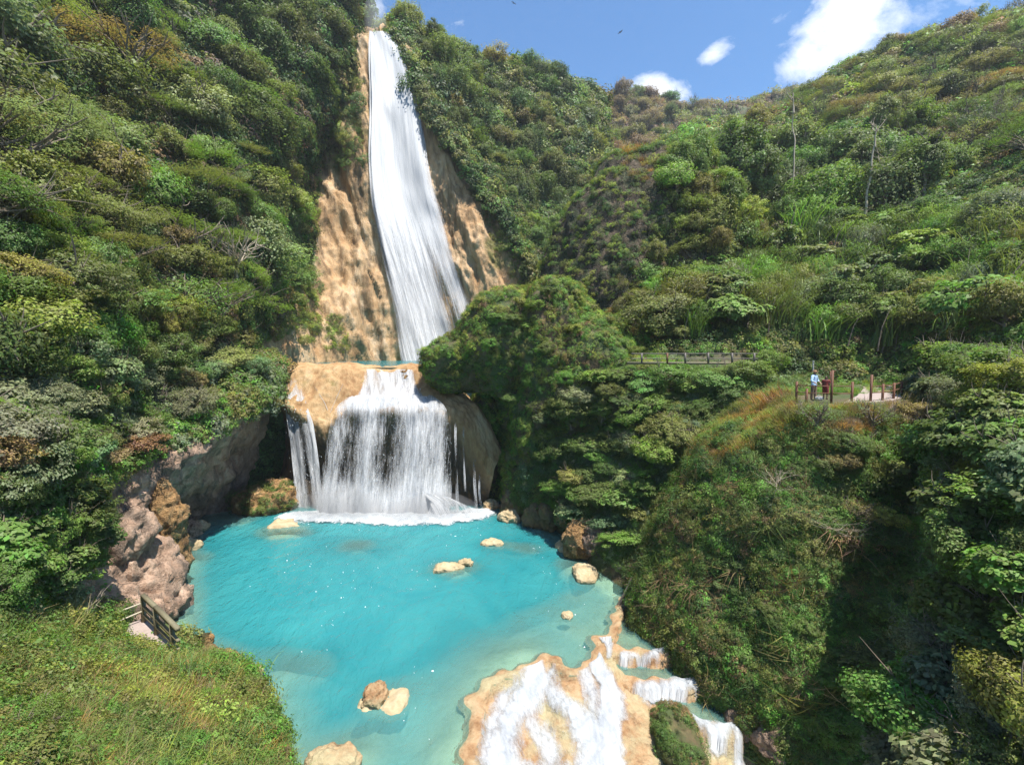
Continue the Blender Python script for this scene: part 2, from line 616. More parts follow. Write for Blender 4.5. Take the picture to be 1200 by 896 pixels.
# ------------------------------------------------------------------ the land
# a wide ground sheet under everything
n = 60
gx, gy = np.meshgrid(np.linspace(-900, 900, n), np.linspace(-900, 900, n))
gz = -7 + 2.0 * fbm(np.stack([gx, gy, gx * 0], -1) * 0.02, 3)
tag(link('ground', mesh_np('ground', np.stack([gx, gy, gz], -1).reshape(-1, 3), grid_quads(n, n), smooth=True), M['soil']), kind='structure')

# steep hillside left of the fall
land('hill_left', [
    [(-420, 560, 7), (-150, 520, 12), (0, 500, 18), (100, 470, 26), (200, 447, 37), (270, 433, 47), (305, 428, 56), (322, 428, 72)],
    [(-420, 400, 9), (-150, 375, 15), (0, 355, 22), (100, 345, 31), (200, 340, 41), (275, 335, 50), (322, 333, 61), (352, 330, 78)],
    [(-420, 200, 14), (-150, 205, 22), (0, 205, 32), (100, 205, 41), (200, 203, 50), (280, 203, 59), (330, 200, 69), (365, 190, 85)],
    [(-420, 30, 20), (-150, 50, 31), (0, 70, 43), (100, 72, 52), (200, 75, 61), (300, 75, 71), (360, 75, 81), (405, 78, 91)],
    [(-420, -120, 28), (-150, -70, 41), (0, -50, 54), (100, -50, 63), (200, -40, 72), (300, -35, 82), (370, -15, 90), (427, 4, 98)],
    [(-420, -220, 36), (-150, -160, 52), (0, -130, 66), (100, -120, 76), (200, -100, 86), (300, -70, 96), (370, -25, 104), (424, 14, 112)],
    [(-420, -100, 60), (-150, -60, 80), (0, -40, 100), (100, -40, 110), (200, -20, 120), (300, 0, 130), (370, 20, 135), (420, 60, 140)],
], 200, 200, M['soil'], [(2.6, 0.075, 'f'), (1.0, 0.25, 'f'), (0.3, 0.9, 'f')], seed=1)

# ledge over the cave
land('hill_ledge', [
    [(-420, 540, 7), (-150, 500, 12), (0, 480, 18.5), (55, 465, 23), (110, 452, 28), (170, 443, 35), (255, 430, 45), (322, 424, 57)],
    [(-420, 600, 6.6), (-150, 545, 11.5), (0, 520, 17), (55, 515, 20.5), (105, 506, 25), (165, 492, 31), (250, 462, 40.5), (335, 432, 50)],
    [(-420, 680, 6.2), (-150, 620, 11), (0, 588, 15.8), (50, 582, 18.3), (100, 574, 22.5), (160, 556, 28), (238, 508, 35.5), (325, 452, 47)],
    [(-420, 740, 6.3), (-150, 660, 11.4), (0, 615, 16.4), (54, 605, 18.2), (108, 594, 22.4), (164, 578, 28.0), (238, 526, 35.3), (318, 470, 47.6)],
    [(-420, 800, 6.2), (-150, 700, 11.5), (0, 650, 15.6), (58, 645, 17.7), (118, 625, 22.9), (170, 604, 28.4), (216, 572, 36.2), (300, 525, 49)],
    [(-420, 850, 6.2), (-150, 740, 10.4), (0, 690, 14.8), (70, 690, 18.0), (142, 680, 24.4), (184, 650, 30.0), (202, 612, 38.3), (285, 590, 48)],
    [(-420, 900, 6.0), (-150, 770, 10.0), (0, 740, 14.0), (90, 730, 19.0), (188, 722, 25.5), (202, 684, 30.2), (204, 634, 37.6), (280, 616, 46)],
    [(-420, 1100, 6.0), (-150, 900, 10.2), (0, 800, 14.6), (95, 790, 19.6), (196, 770, 25.5), (207, 720, 30.2), (208, 660, 37.4), (280, 650, 46)],
], 220, 170, M['pinkrock'], [(0.9, 0.16, 'f'), (0.6, 0.45, 's'), (0.45, 0.5, 'f'), (0.4, 0.8, 'r'), (0.14, 2.2, 'r')], seed=4)

# back wall of the cave under the ledge
land('hill_cave', [
    [(190, 500, 46), (250, 480, 50), (310, 450, 54), (350, 440, 55)],
    [(180, 560, 47), (245, 545, 51), (310, 540, 53), (352, 540, 52)],
    [(175, 615, 44), (245, 612, 46), (310, 606, 46.5), (352, 604, 46)],
    [(175, 650, 43), (245, 650, 44), (310, 640, 45), (352, 640, 45)],
], 60, 50, M['mossrock'], [(0.8, 0.25, 'f'), (0.3, 0.9, 'f')], seed=9)

# tan cliff that carries the tall fall
land('cliff_face', [
    [(350, 10, 120), (425, 46, 112), (440, 47, 110), (460, 47, 110), (490, 80, 115), (530, 150, 120), (600, 220, 130)],
    [(372, 55, 100), (424, 43, 94.5), (440, 42, 94), (459, 42, 94), (480, 50, 94), (512, 100, 97), (590, 190, 108)],
    [(355, 130, 91), (405, 128, 89.5), (440, 130, 90), (470, 130, 90.3), (500, 130, 89.5), (540, 180, 93), (605, 230, 101)],
    [(330, 220, 84), (392, 220, 85.5), (435, 220, 87), (480, 220, 87.6), (525, 225, 86), (570, 240, 89), (630, 255, 98)],
    [(300, 330, 66), (372, 320, 79), (430, 320, 83), (495, 320, 84.5), (560, 315, 83), (605, 325, 84), (650, 335, 90)],
    [(280, 425, 52), (350, 426, 66), (420, 426, 79), (500, 424, 83), (580, 424, 82), (620, 424, 81), (680, 424, 80)],
    [(280, 470, 52), (350, 460, 66), (420, 448, 79), (500, 445, 83), (580, 445, 82), (620, 445, 81), (680, 445, 80)],
], 220, 260, M['cliff'], [(2.6, 0.06, 'v'), (2.2, 0.13, 'd'), (1.0, 0.33, 'd'), (0.3, 0.9, 'd'), (0.4, 0.5, 'f'), (0.1, 1.1, 'r'), (0.08, 2.5, 'f')], seed=12)

# green ridge right of the fall
land('hill_ridge', [
    [(430, 60, 130), (470, 60, 130), (500, 80, 135), (545, 100, 140), (590, 120, 150), (640, 130, 160), (700, 140, 170)],
    [(452, 44, 96), (470, 24, 98), (500, 38, 103), (545, 66, 109), (590, 88, 115), (640, 102, 122), (700, 118, 132)],
    [(466, 62, 92), (486, 70, 92.5), (522, 95, 96), (562, 115, 101), (602, 132, 106), (648, 142, 113), (705, 152, 124)],
    [(486, 108, 90), (506, 122, 90), (540, 160, 92), (580, 180, 96), (618, 195, 100), (660, 202, 106), (715, 205, 116)],
    [(524, 175, 87.5), (542, 192, 88), (566, 225, 89.5), (600, 245, 92), (634, 258, 95), (672, 265, 99), (725, 265, 106)],
    [(574, 250, 85.5), (588, 264, 86), (600, 285, 87), (622, 300, 88.5), (650, 312, 90), (685, 320, 92), (735, 320, 96)],
    [(618, 320, 82), (624, 328, 82.5), (625, 338, 83), (645, 350, 84), (670, 365, 85), (700, 375, 86), (750, 380, 88)],
    [(618, 424, 80), (624, 424, 80), (632, 426, 80), (645, 426, 80), (670, 428, 80), (700, 430, 80), (750, 432, 80)],
], 160, 200, M['soil'], [(3.2, 0.06, 'v'), (1.3, 0.2, 'f'), (0.4, 0.7, 'f')], seed=21)

# far brown hill closing the valley
land('hill_far', [
    [(520, 100, 260), (600, 110, 265), (680, 122, 270), (760, 135, 275), (840, 138, 280), (940, 110, 280), (1060, 100, 285)],
    [(520, 80, 195), (600, 88, 200), (690, 108, 212), (760, 124, 222), (830, 132, 230), (930, 118, 235), (1060, 90, 240)],
    [(540, 170, 165), (610, 170, 170), (690, 175, 176), (760, 185, 182), (830, 190, 186), (930, 180, 190), (1060, 180, 195)],
    [(560, 260, 128), (620, 262, 130), (690, 268, 132), (760, 272, 135), (830, 272, 138), (930, 270, 140), (1060, 270, 145)],
    [(580, 420, 96), (640, 420, 96), (700, 422, 96), (760, 424, 96), (830, 424, 98), (930, 424, 100), (1060, 424, 100)],
], 120, 110, M['soil'], [(6.0, 0.028, 'f'), (2.2, 0.09, 'f'), (0.6, 0.4, 'f')], seed=25)

# big hill on the right
land('hill_right', [
    [(640, 470, 42), (760, 460, 40), (850, 455, 38), (950, 450, 38), (1080, 446, 36), (1200, 440, 27), (1400, 440, 16), (1700, 450, 9)],
    [(650, 420, 52), (760, 408, 43), (850, 402, 41), (950, 398, 42), (1080, 395, 38), (1200, 390, 28), (1400, 390, 18), (1700, 390, 10)],
    [(660, 370, 72), (765, 330, 58), (850, 320, 53), (950, 318, 51), (1080, 315, 45), (1200, 310, 36), (1400, 305, 24), (1700, 300, 14)],
    [(690, 320, 92), (790, 245, 72), (860, 240, 67), (950, 238, 64), (1080, 228, 58), (1200, 215, 49), (1400, 200, 35), (1700, 190, 20)],
    [(720, 260, 115), (800, 185, 92), (870, 180, 88), (950, 165, 84), (1080, 140, 77), (1200, 115, 67), (1400, 80, 52), (1700, 60, 30)],
    [(735, 215, 150), (810, 152, 128), (870, 148, 124), (930, 124, 118), (1060, 64, 105), (1200, 26, 94), (1400, -50, 78), (1700, -120, 46)],
    [(735, 260, 190), (810, 180, 160), (870, 170, 155), (930, 150, 150), (1060, 100, 140), (1200, 60, 130), (1400, 0, 120), (1700, -40, 90)],
], 190, 190, M['soil'], [(2.6, 0.06, 'f'), (1.0, 0.22, 'f'), (0.3, 0.8, 'f')], seed=31)

# tall moss-topped dome beside the forest
def dome(name, base, rx, ry, h, mat, amps, seed, k=2.4, lean=(0, 0), nu=120, nv=90):
    a = np.linspace(0, 2 * math.pi, nu)
    v = np.linspace(0, 1, nv)
    A, V = np.meshgrid(a, v)
    r = (1 - np.clip(V, 0, 1) ** k) ** (1 / 2.0)
    r = np.where(V >= 1, 0.0, r)
    x = base[0] + rx * r * np.cos(A) + lean[0] * V
    y = base[1] + ry * r * np.sin(A) + lean[1] * V
    z = base[2] + h * V
    G = np.stack([x, y, z], -1)
    nn = np.stack([np.cos(A) * r / rx, np.sin(A) * r / ry, 1.3 * V / h * np.ones_like(A)], -1)
    nn /= np.linalg.norm(nn, axis=2, keepdims=True) + 1e-9
    for j, (am, f, ty) in enumerate(amps):
        q = G * f
        if ty == 'v':
            q = q * np.array([1, 1, 0.25])
        d = ridged(q, 3, seed + j) if ty == 'r' else fbm(q, 4, seed + j)
        d[:, -1] = d[:, 0]
        G = G + nn * (am * d)[..., None]
    q = grid_quads(nv, nu, False)
    o = link(name, mesh_np(name, G.reshape(-1, 3), q, smooth=True), mat)
    tag(o, kind='structure')
    SURF[name] = (G.reshape(-1, 3), q, o)
    return o


b = P(764, 425, 60)
dome('hill_dome', b, 15.2, 9.5, P(752, 168, 60)[2] - b[2], M['domerock'], [(1.3, 0.12, 'f'), (0.8, 0.3, 'v'), (0.5, 0.7, 'f'), (0.2, 1.6, 'r')], 41, k=2.0, lean=(-0.6, 1.0), nu=170, nv=130)

# round green knoll between the lower fall and the bushes
kn = lambda px, py, Y: P(px, py, Y)
blob('hill_knoll', [
    (kn(648, 455, 45.5), (4.6, 5.6, 10.6), 0.2),
    (kn(690, 455, 44), (5.2, 5.6, 7.2), 0.0),
    (kn(546, 427, 47.0), (4.8, 2.7, 2.6), 0.25),
    (kn(598, 408, 46.5), (4.2, 4.0, 5.4), 0.1),
    (kn(640, 555, 45.5), (4.2, 3.8, 6.2), 0.0),
    (kn(742, 470, 42), (5.2, 5.6, 4.6), 0.0),
    (kn(626, 485, 49), (4.2, 3.2, 6.0), 0.0),
    ((-0.6, 53.5, 4.0), (5.6, 3.0, 8.8), 0.0),
    ((-2.6, 49.6, 3.5), (2.2, 2.4, 7.6), 0.0),
], M['mossrock'], [(1.3, 0.17, 'f'), (0.7, 0.42, 'f'), (0.3, 1.0, 'f')], kind='structure', seed=51)

# bushy slope falling to the pool on the right
land('hill_slope', [
    [(700, 420, 46), (760, 424, 42), (830, 426, 40), (900, 436, 37), (960, 440, 35)],
    [(640, 500, 43), (710, 478, 39.5), (790, 468, 36.5), (860, 470, 33.5), (930, 475, 32)],
    [(608, 560, 42.5), (670, 545, 38), (745, 548, 34), (815, 560, 30.5), (880, 570, 30)],
    [(596, 596, 43), (650, 596, 38.8), (712, 620, 33), (765, 650, 29.5), (830, 660, 28.5)],
    [(592, 603, 43.8), (648, 618, 40.2), (690, 664, 34.2), (728, 702, 29.6), (790, 720, 27.5)],
    [(592, 640, 43.8), (648, 660, 40.2), (690, 710, 34.2), (728, 745, 29.4), (790, 760, 27.5)],
], 110, 100, M['mossrock'], [(1.0, 0.18, 'f'), (0.45, 0.5, 'f'), (0.15, 1.4, 'f')], seed=61)

# mound that carries the viewing terrace
TERR = 13.12
tpoly = np.array([PZ(x, y, TERR)[:2] for x, y in [(918, 474), (960, 477), (1000, 479), (1060, 474), (1090, 462), (1095, 446), (1040, 437), (985, 434.5), (940, 440), (915, 455)]])


def flatten(G):
    ins_ = inpoly(G[..., 0], G[..., 1], tpoly)
    d_ = dist_poly(G[..., 0], G[..., 1], tpoly)
    f_ = sstep(-1.2, 0.6, np.where(ins_, d_, -d_))
    z_ = TERR - 0.12 + 0.05 * fbm(G * 0.5, 3, 2) + 0.05 * np.clip(G[..., 1] - 34, 0, 20)
    G[..., 2] = G[..., 2] * (1 - f_) + z_ * f_
    return G


land('hill_mound', [
    [(880, 442, 44), (905, 442, 44), (940, 440, 42), (990, 439, 41), (1050, 438, 38), (1130, 434, 36), (1250, 430, 33)],
    [(868, 462, 36), (918, 468, 29.5), (948, 469.5, 28.2), (985, 470, 27.6), (1040, 468, 27.2), (1110, 455, 28), (1250, 440, 26)],
    [(850, 482, 35), (896, 488, 28.6), (935, 486, 26.8), (980, 484, 26), (1040, 486, 25.4), (1110, 488, 25.2), (1230, 480, 26)],
    [(812, 530, 34), (836, 520, 27.6), (890, 525, 24.6), (960, 530, 23), (1030, 535, 22.4), (1105, 550, 23.2), (1200, 560, 26)],
    [(780, 590, 33), (790, 590, 26.6), (850, 600, 23.4), (930, 610, 21.3), (1010, 620, 20.5), (1090, 640, 21.6), (1180, 660, 25)],
    [(750, 660, 31), (750, 685, 26.8), (808, 692, 23.4), (890, 710, 20.8), (985, 730, 19.0), (1080, 755, 19.9), (1160, 770, 23.5)],
    [(750, 700, 30), (742, 715, 26.4), (795, 775, 23.0), (865, 822, 20.4), (955, 872, 18.1), (1070, 900, 18.6), (1140, 900, 22.5)],
    [(750, 770, 30), (752, 760, 26.6), (806, 835, 23.3), (872, 900, 20.6), (960, 970, 18.2), (1070, 1010, 18.6), (1140, 1010, 22.5)],
], 170, 170, M['mossrock'], [(0.8, 0.2, 'f'), (0.45, 0.5, 'f'), (0.2, 1.2, 'f')], seed=71, edit=flatten)

# near right slope
land('hill_near', [
    [(1060, 452, 31), (1110, 436, 27), (1200, 428, 21), (1350, 510, 16), (1700, 600, 10)],
    [(1090, 520, 23), (1140, 500, 19.5), (1220, 490, 15.5), (1370, 590, 12.5), (1700, 700, 8)],
    [(1120, 620, 19), (1170, 605, 15.5), (1250, 620, 12.5), (1400, 730, 10), (1700, 850, 7)],
    [(1100, 740, 17), (1160, 735, 13.5), (1250, 750, 10.8), (1400, 860, 8.6), (1700, 1000, 6.5)],
    [(1080, 880, 15), (1150, 875, 12), (1250, 890, 9.8), (1400, 1000, 7.6), (1700, 1150, 6)],
    [(1050, 1100, 13.5), (1150, 1100, 10.5), (1250, 1120, 8.2), (1400, 1200, 6.6), (1700, 1300, 5)],
], 110, 120, M['mossrock'], [(0.7, 0.2, 'f'), (0.3, 0.6, 'f')], seed=81)

# grassy bank, lower left
land('bank', [
    [(-420, 640, 8), (-150, 680, 11.6), (0, 700, 16.5), (70, 712, 19.5), (115, 718, 22), (160, 722, 24), (198, 735, 25), (204, 765, 25)],
    [(-420, 740, 6.8), (-150, 730, 10), (0, 742, 13.5), (75, 755, 16), (140, 766, 18), (200, 772, 19.6), (255, 786, 20.6), (268, 830, 20.8)],
    [(-420, 820, 5.6), (-150, 800, 8), (0, 800, 10.6), (90, 808, 12.6), (170, 812, 14.3), (245, 815, 15.6), (296, 832, 16.4), (306, 890, 16.8)],
    [(-420, 900, 4.8), (-150, 880, 6.4), (0, 862, 8.3), (100, 862, 10), (190, 862, 11.4), (265, 866, 12.5), (318, 884, 13.2), (330, 960, 13.6)],
    [(-420, 1000, 4), (-150, 960, 5.2), (0, 940, 6.5), (100, 940, 7.7), (190, 940, 8.8), (270, 945, 9.6), (335, 965, 10.3), (352, 1060, 10.8)],
    [(-420, 1300, 2.8), (-150, 1200, 3.6), (0, 1150, 4.4), (100, 1150, 5), (190, 1150, 5.6), (270, 1160, 6.2), (340, 1190, 6.8), (370, 1330, 7.4)],
], 150, 150, M['bank'], [(0.45, 0.25, 'f'), (0.22, 0.7, 'f'), (0.08, 2.2, 'f')], seed=91)

# ------------------------------------------------------------------ lower fall rock (travertine bowl)
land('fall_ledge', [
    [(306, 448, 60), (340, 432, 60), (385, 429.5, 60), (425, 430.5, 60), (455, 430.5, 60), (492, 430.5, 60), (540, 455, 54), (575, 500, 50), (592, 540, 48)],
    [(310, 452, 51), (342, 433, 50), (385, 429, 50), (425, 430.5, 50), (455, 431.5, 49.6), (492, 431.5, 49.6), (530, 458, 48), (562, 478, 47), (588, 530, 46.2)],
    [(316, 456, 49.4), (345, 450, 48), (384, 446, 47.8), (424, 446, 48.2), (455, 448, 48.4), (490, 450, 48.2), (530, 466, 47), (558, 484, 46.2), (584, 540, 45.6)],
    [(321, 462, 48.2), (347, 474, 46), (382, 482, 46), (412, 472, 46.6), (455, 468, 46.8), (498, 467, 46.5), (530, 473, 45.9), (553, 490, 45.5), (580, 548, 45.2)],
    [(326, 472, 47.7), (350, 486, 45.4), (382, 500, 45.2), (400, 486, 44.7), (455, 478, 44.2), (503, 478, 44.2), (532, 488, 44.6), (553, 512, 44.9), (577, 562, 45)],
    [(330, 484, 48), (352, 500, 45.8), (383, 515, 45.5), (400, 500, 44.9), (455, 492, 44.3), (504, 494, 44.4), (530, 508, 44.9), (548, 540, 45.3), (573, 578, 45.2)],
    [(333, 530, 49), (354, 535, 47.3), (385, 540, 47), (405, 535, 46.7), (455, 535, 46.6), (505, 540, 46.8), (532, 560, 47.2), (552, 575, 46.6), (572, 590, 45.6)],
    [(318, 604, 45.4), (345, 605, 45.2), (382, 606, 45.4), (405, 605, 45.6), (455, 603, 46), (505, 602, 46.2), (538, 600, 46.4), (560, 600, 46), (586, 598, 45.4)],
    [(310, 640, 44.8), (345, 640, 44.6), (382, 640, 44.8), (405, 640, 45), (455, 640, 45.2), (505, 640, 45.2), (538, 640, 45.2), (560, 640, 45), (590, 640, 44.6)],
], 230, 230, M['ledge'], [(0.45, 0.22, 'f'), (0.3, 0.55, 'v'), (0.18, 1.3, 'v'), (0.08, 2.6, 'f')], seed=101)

# ------------------------------------------------------------------ water of the plunge pool above
zU = PZ
zup = P(455, 431.5, 49.6)[2] + 0.06
pts = [P(318, 420, 50.3), P(350, 420, 50.3), P(420, 420, 49.9), P(500, 420, 49.9), P(560, 420, 52), P(620, 420, 80), P(640, 420, 88), P(400, 420, 90), P(330, 420, 70)]
V = [(p[0], p[1], zup) for p in pts]
me = bpy.data.meshes.new('water_upper')
me.from_pydata(V, [], [list(range(len(V)))])
a = me.attributes.new('depth', 'FLOAT', 'POINT')
a.data.foreach_set('value', [2.0] * len(V))
tag(link('water_upper', me, M['water']), kind='structure')

# ------------------------------------------------------------------ pool
RIM = [(552, 1020), (550, 930), (548, 880), (560, 846), (553, 820), (572, 800), (590, 790), (612, 784), (639, 770), (650, 773), (668, 788), (690, 779), (700, 766), (699, 748), (722, 736), (722, 722), (731, 702)]
SHORE = [(745, 690), (730, 700), (700, 684), (676, 672), (686, 650), (668, 640), (655, 625), (625, 612), (596, 600), (590, 590), (520, 585), (430, 585), (340, 595), (270, 606), (235, 612), (210, 640), (205, 670), (208, 700), (204, 730), (212, 750), (240, 772), (275, 795), (300, 812), (312, 850), (345, 888), (385, 960), (430, 1040)]


def scallop(pts, size, bulge, side, seed):
    """run of small arcs along a line, as flowing lime builds them"""
    r = np.random.default_rng(seed)
    pts = np.asarray(pts, float)
    out = [pts[0]]
    for a, b in zip(pts[:-1], pts[1:]):
        L = np.linalg.norm(b - a)
        k = max(1, int(round(L / size)))
        nrm_ = np.array([-(b - a)[1], (b - a)[0]]) / (L + 1e-9) * side
        for i in range(k):
            h_ = bulge * r.uniform(0.5, 1.3) * L / k
            for f_ in (0.2, 0.4, 0.6, 0.8, 1.0):
                out.append(a + (b - a) * (i + f_) / k + nrm_ * h_ * math.sin(math.pi * f_))
    return [np.array(q) for q in out]


rimw = scallop([PZ(*q)[:2] for q in RIM], 1.1, 0.22, -1, 3)
shw = [PZ(*q)[:2] for q in SHORE]
poolpoly = np.array(rimw + shw)
step = 0.2
x0, y0 = poolpoly.min(0) - 1
x1, y1 = poolpoly.max(0) + 1
xs = np.arange(x0, x1, step)
ys = np.arange(y0, y1, step)
X, Y = np.meshgrid(xs, ys)
ins = inpoly(X, Y, poolpoly)
dsh = dist_poly(X, Y, poolpoly)
sd = np.where(ins, dsh, -dsh)
nz = fbm(np.stack([X, Y, X * 0], -1) * 0.35, 4, 5)
depth = np.clip(0.06 + 0.85 * np.clip(sd + nz * 0.9, 0, 9) ** 1.05, 0.02, 4.5)
# rim shelf is shallow for a few metres
drim = dist_poly(X, Y, rimw, False)
depth = np.minimum(depth, np.clip(0.03 + 0.42 * (drim + nz * 1.6), 0.03, 4.5))
# sunken rocks: (px, py, radius, top depth)
SUNK = [(335, 622, 2.0, 0.12), (262, 612, 1.8, 0.2), (620, 643, 1.6, 0.12), (577, 637, 1.1, 0.02), (532, 664, 1.6, 0.05), (446, 818, 1.7, 0.1), (328, 784, 2.0, 0.35), (300, 800, 1.7, 0.3), (400, 880, 2.4, 0.12),
        (510, 820, 1.8, 0.8), (530, 850, 1.4, 0.8), (660, 728, 2.2, 0.25), (676, 700, 1.6, 0.3), (665, 722, 0.7, 0.02), (222, 655, 1.6, 0.12), (214, 700, 1.2, 0.2), (690, 660, 2.0, 0.15), (590, 600, 1.6, 0.2), (640, 625, 1.2, 0.3), (720, 700, 1.5, 0.2), (470, 880, 2.0, 0.9), (415, 640, 2.4, 0.5)]
nzb = fbm(np.stack([X, Y, X * 0], -1) * 0.55, 4, 15)
nzf = fbm(np.stack([X, Y, X * 0], -1) * 2.2, 3, 16)
for px, py, r, dt in SUNK:
    c = PZ(px, py)
    q = np.hypot((X - c[0]) * 0.75, Y - c[1]) + nzb * r * 0.75 + nzf * 0.35
    depth = np.minimum(depth, dt + 1.6 * np.clip(q / r, 0, 9) ** 1.6)
for _ in range(14):
    Dp = np.pad(depth, 1, 'edge')
    depth = (Dp[:-2, 1:-1] + Dp[2:, 1:-1] + Dp[1:-1, :-2] + Dp[1:-1, 2:] + 2 * Dp[1:-1, 1:-1]) / 6
depth = np.clip(depth, 0.02, 4.5)


def clip_grid(keep):
    i = np.arange(X.size).reshape(X.shape)
    q = np.stack([i[:-1, :-1], i[:-1, 1:], i[1:, 1:], i[1:, :-1]], -1).reshape(-1, 4)
    q = q[keep.ravel()[q].all(1)]
    u, inv = np.unique(q, return_inverse=True)
    return u, inv.reshape(-1, 4)


dshw = dist_poly(X, Y, shw, False)
keep = ((sd > -0.25) | ((drim > dshw + 0.3) & (sd > -2.2)))
u, q = clip_grid(keep)
wz = 0.0 * X
tag(link('water_pool', mesh_np('water_pool', np.stack([X.ravel()[u], Y.ravel()[u], wz.ravel()[u]], 1), q, smooth=True, attrs={'depth': depth.ravel()[u]}), M['water']), kind='structure')
u, q = clip_grid((sd > -0.1) | ((drim > dshw + 0.3) & (sd > -2.5)))
bz = np.where(sd > 0, -depth, -0.05 - 0.0 * sd)
bz = np.where((sd <= 0) & (drim < 2.0), -0.6, bz)
tag(link('ground_pool_bed', mesh_np('ground_pool_bed', np.stack([X.ravel()[u], Y.ravel()[u], bz.ravel()[u] - 0.02], 1), q, smooth=True), M['bed']), kind='structure')

# ------------------------------------------------------------------ travertine steps where the pool spills over
st = 0.07
xs = np.arange(-3.2, 12.5, st)
ys = np.arange(13.5, 31.5, st)
XC, YC = np.meshgrid(xs, ys)
pin = inpoly(XC, YC, poolpoly)
dr = dist_poly(XC, YC, rimw, False)
s = np.where(pin, -dr, dr)
q3 = np.stack([XC, YC, XC * 0], -1)
n1 = fbm(q3 * 0.45, 4, 71)
n2 = fbm(q3 * 1.7, 4, 72)
# crest line from the picture: pool rim, then the edges of the side basins
B1 = [PZ(*q, -0.30)[:2] for q in [(700, 752), (706, 760), (722, 758), (748, 761), (780, 764)]]
B2 = [PZ(*q, -0.75)[:2] for q in [(716, 772), (722, 786), (742, 796), (768, 796), (790, 798), (812, 800)]]
B3 = [PZ(*q, -1.25)[:2] for q in [(735, 822), (775, 826), (806, 838), (838, 846), (860, 850)]]
b1 = [PZ(*q, -0.30)[:2] for q in [(700, 752), (706, 760), (722, 758), (748, 761), (790, 765), (790, 690), (728, 705), (722, 728)]]
b2 = [PZ(*q, -0.75)[:2] for q in [(712, 765), (716, 775), (722, 786), (742, 796), (768, 796), (790, 798), (830, 802), (830, 740), (748, 757), (722, 756)]]
b3 = [PZ(*q, -1.25)[:2] for q in [(722, 790), (728, 812), (735, 822), (775, 826), (806, 838), (838, 846), (880, 850), (870, 790), (790, 790), (742, 792)]]
B1, B2, B3 = (scallop(q, 1.0, 0.28, -1, 10 + i) for i, q in enumerate((B1, B2, B3)))
slope = -0.16 - 0.36 * np.clip(s - 0.25, 0, 9) ** 0.9
stair = np.clip(s + n1 * 1.3 + 0.35 * np.abs(n2), 0, 20)
fr = stair / 0.85
fq = fr - np.floor(fr)
slope2 = -0.31 * (np.floor(fr) + sstep(0.5, 0.95, fq)) + 0.07 * np.exp(-((fq - 0.42) / 0.12) ** 2)
zc = 0.35 * slope + 0.65 * slope2 - 0.1
n3 = ridged(q3 * np.array([0.9, 0.55, 1]), 4, 74)
zc = zc + 0.22 * n1 + 0.10 * n2 + 0.16 * n3 * sstep(0.2, 1.2, s)
# crest
crest = 0.10 + 0.06 * n2 - 0.25 * np.clip(np.abs(s + 0.1 * n1) / 0.55, 0, 1) ** 2
zc = np.where(s < 0.15, np.maximum(np.where(s < 0, -0.5 * dr - 0.12, zc), crest), np.maximum(zc, crest - np.clip(s - 0.15, 0, 9) * 1.4))
for poly, edge, zb in ((b3, B3, -1.25), (b2, B2, -0.75), (b1, B1, -0.30)):
    inside = inpoly(XC, YC, poly)
    de = dist_poly(XC, YC, edge, False)
    zc = np.where(inside & (s > 0.12), np.maximum(zb - 0.22, np.minimum(zc, zb - 0.12) * 0 + zb - 0.2 + 0.05 * n2), zc)
    lip = zb + 0.10 + 0.05 * n2 - 0.9 * np.clip(de - 0.16, 0, 2)
    zc = np.where((de < 0.45) & (s > 0.1), np.maximum(zc, lip), zc)
# fall away on the near side
zc = zc - 0.10 * np.clip(21.5 - YC, 0, 9) * sstep(0.3, 2.0, s)
qs = grid_quads(*XC.shape)
qs = qs[(s.ravel()[qs] > -0.7).all(1)]
us_, qi = np.unique(qs, return_inverse=True)
me = mesh_np('ground_travertine_steps', np.stack([XC, YC, zc], -1).reshape(-1, 3)[us_], qi.reshape(-1, 4), smooth=True)
tag(link('ground_travertine_steps', me, M['traver']), kind='structure')
SURF['steps'] = (np.stack([XC, YC, zc], -1).reshape(-1, 3), grid_quads(*XC.shape), None)


def zstep(x, y):
    i = int(np.clip(round((y - ys[0]) / st), 0, len(ys) - 1))
    j = int(np.clip(round((x - xs[0]) / st), 0, len(xs) - 1))
    return zc[i, j]


# still water of the side basins
def basin(poly, z):
    me = bpy.data.meshes.new('water_basin')
    c = np.mean(poly, 0)
    pp = [(c[0] + (p[0] - c[0]) * 1.0, c[1] + (p[1] - c[1]) * 1.0, z) for p in poly]
    me.from_pydata(pp, [], [list(range(len(pp)))])
    a = me.attributes.new('depth', 'FLOAT', 'POINT')
    a.data.foreach_set('value', [0.28] * len(pp))
    return tag(link('water_basin', me, M['water']), kind='structure')


basin(b1, -0.34)
basin(b2, -0.80)
basin(b3, -1.33)

# white water over the steps: (polyline in the view, half width m, strength)
STREAMS = [
    ([(606, 802), (592, 818), (580, 845), (576, 880), (572, 940)], 0.72, 1.0),
    ([(632, 796), (615, 815), (598, 838), (592, 870), (590, 940)], 1.05, 1.2),
    ([(645, 790), (640, 806), (655, 822), (672, 842), (690, 858)], 0.55, 1.0),
    ([(700, 772), (704, 786), (712, 806), (716, 830), (712, 862), (722, 940)], 0.75, 1.3),
    ([(690, 790), (697, 820), (706, 850)], 0.7, 0.95),
    ([(690, 862), (700, 880), (690, 940)], 1.25, 1.2),
    ([(620, 850), (640, 872), (650, 900), (650, 940)], 0.9, 0.9),
    ([(730, 766), (760, 768), (790, 772)], 0.42, 1.05),
    ([(752, 803), (785, 806), (815, 818)], 0.6, 1.05),
    ([(800, 836), (835, 858), (860, 880), (880, 920)], 0.65, 1.1),
    ([(704, 752), (716, 757), (712, 772)], 0.3, 1.0),
    ([(596, 893), (640, 898), (700, 896)], 0.5, 0.8),
]
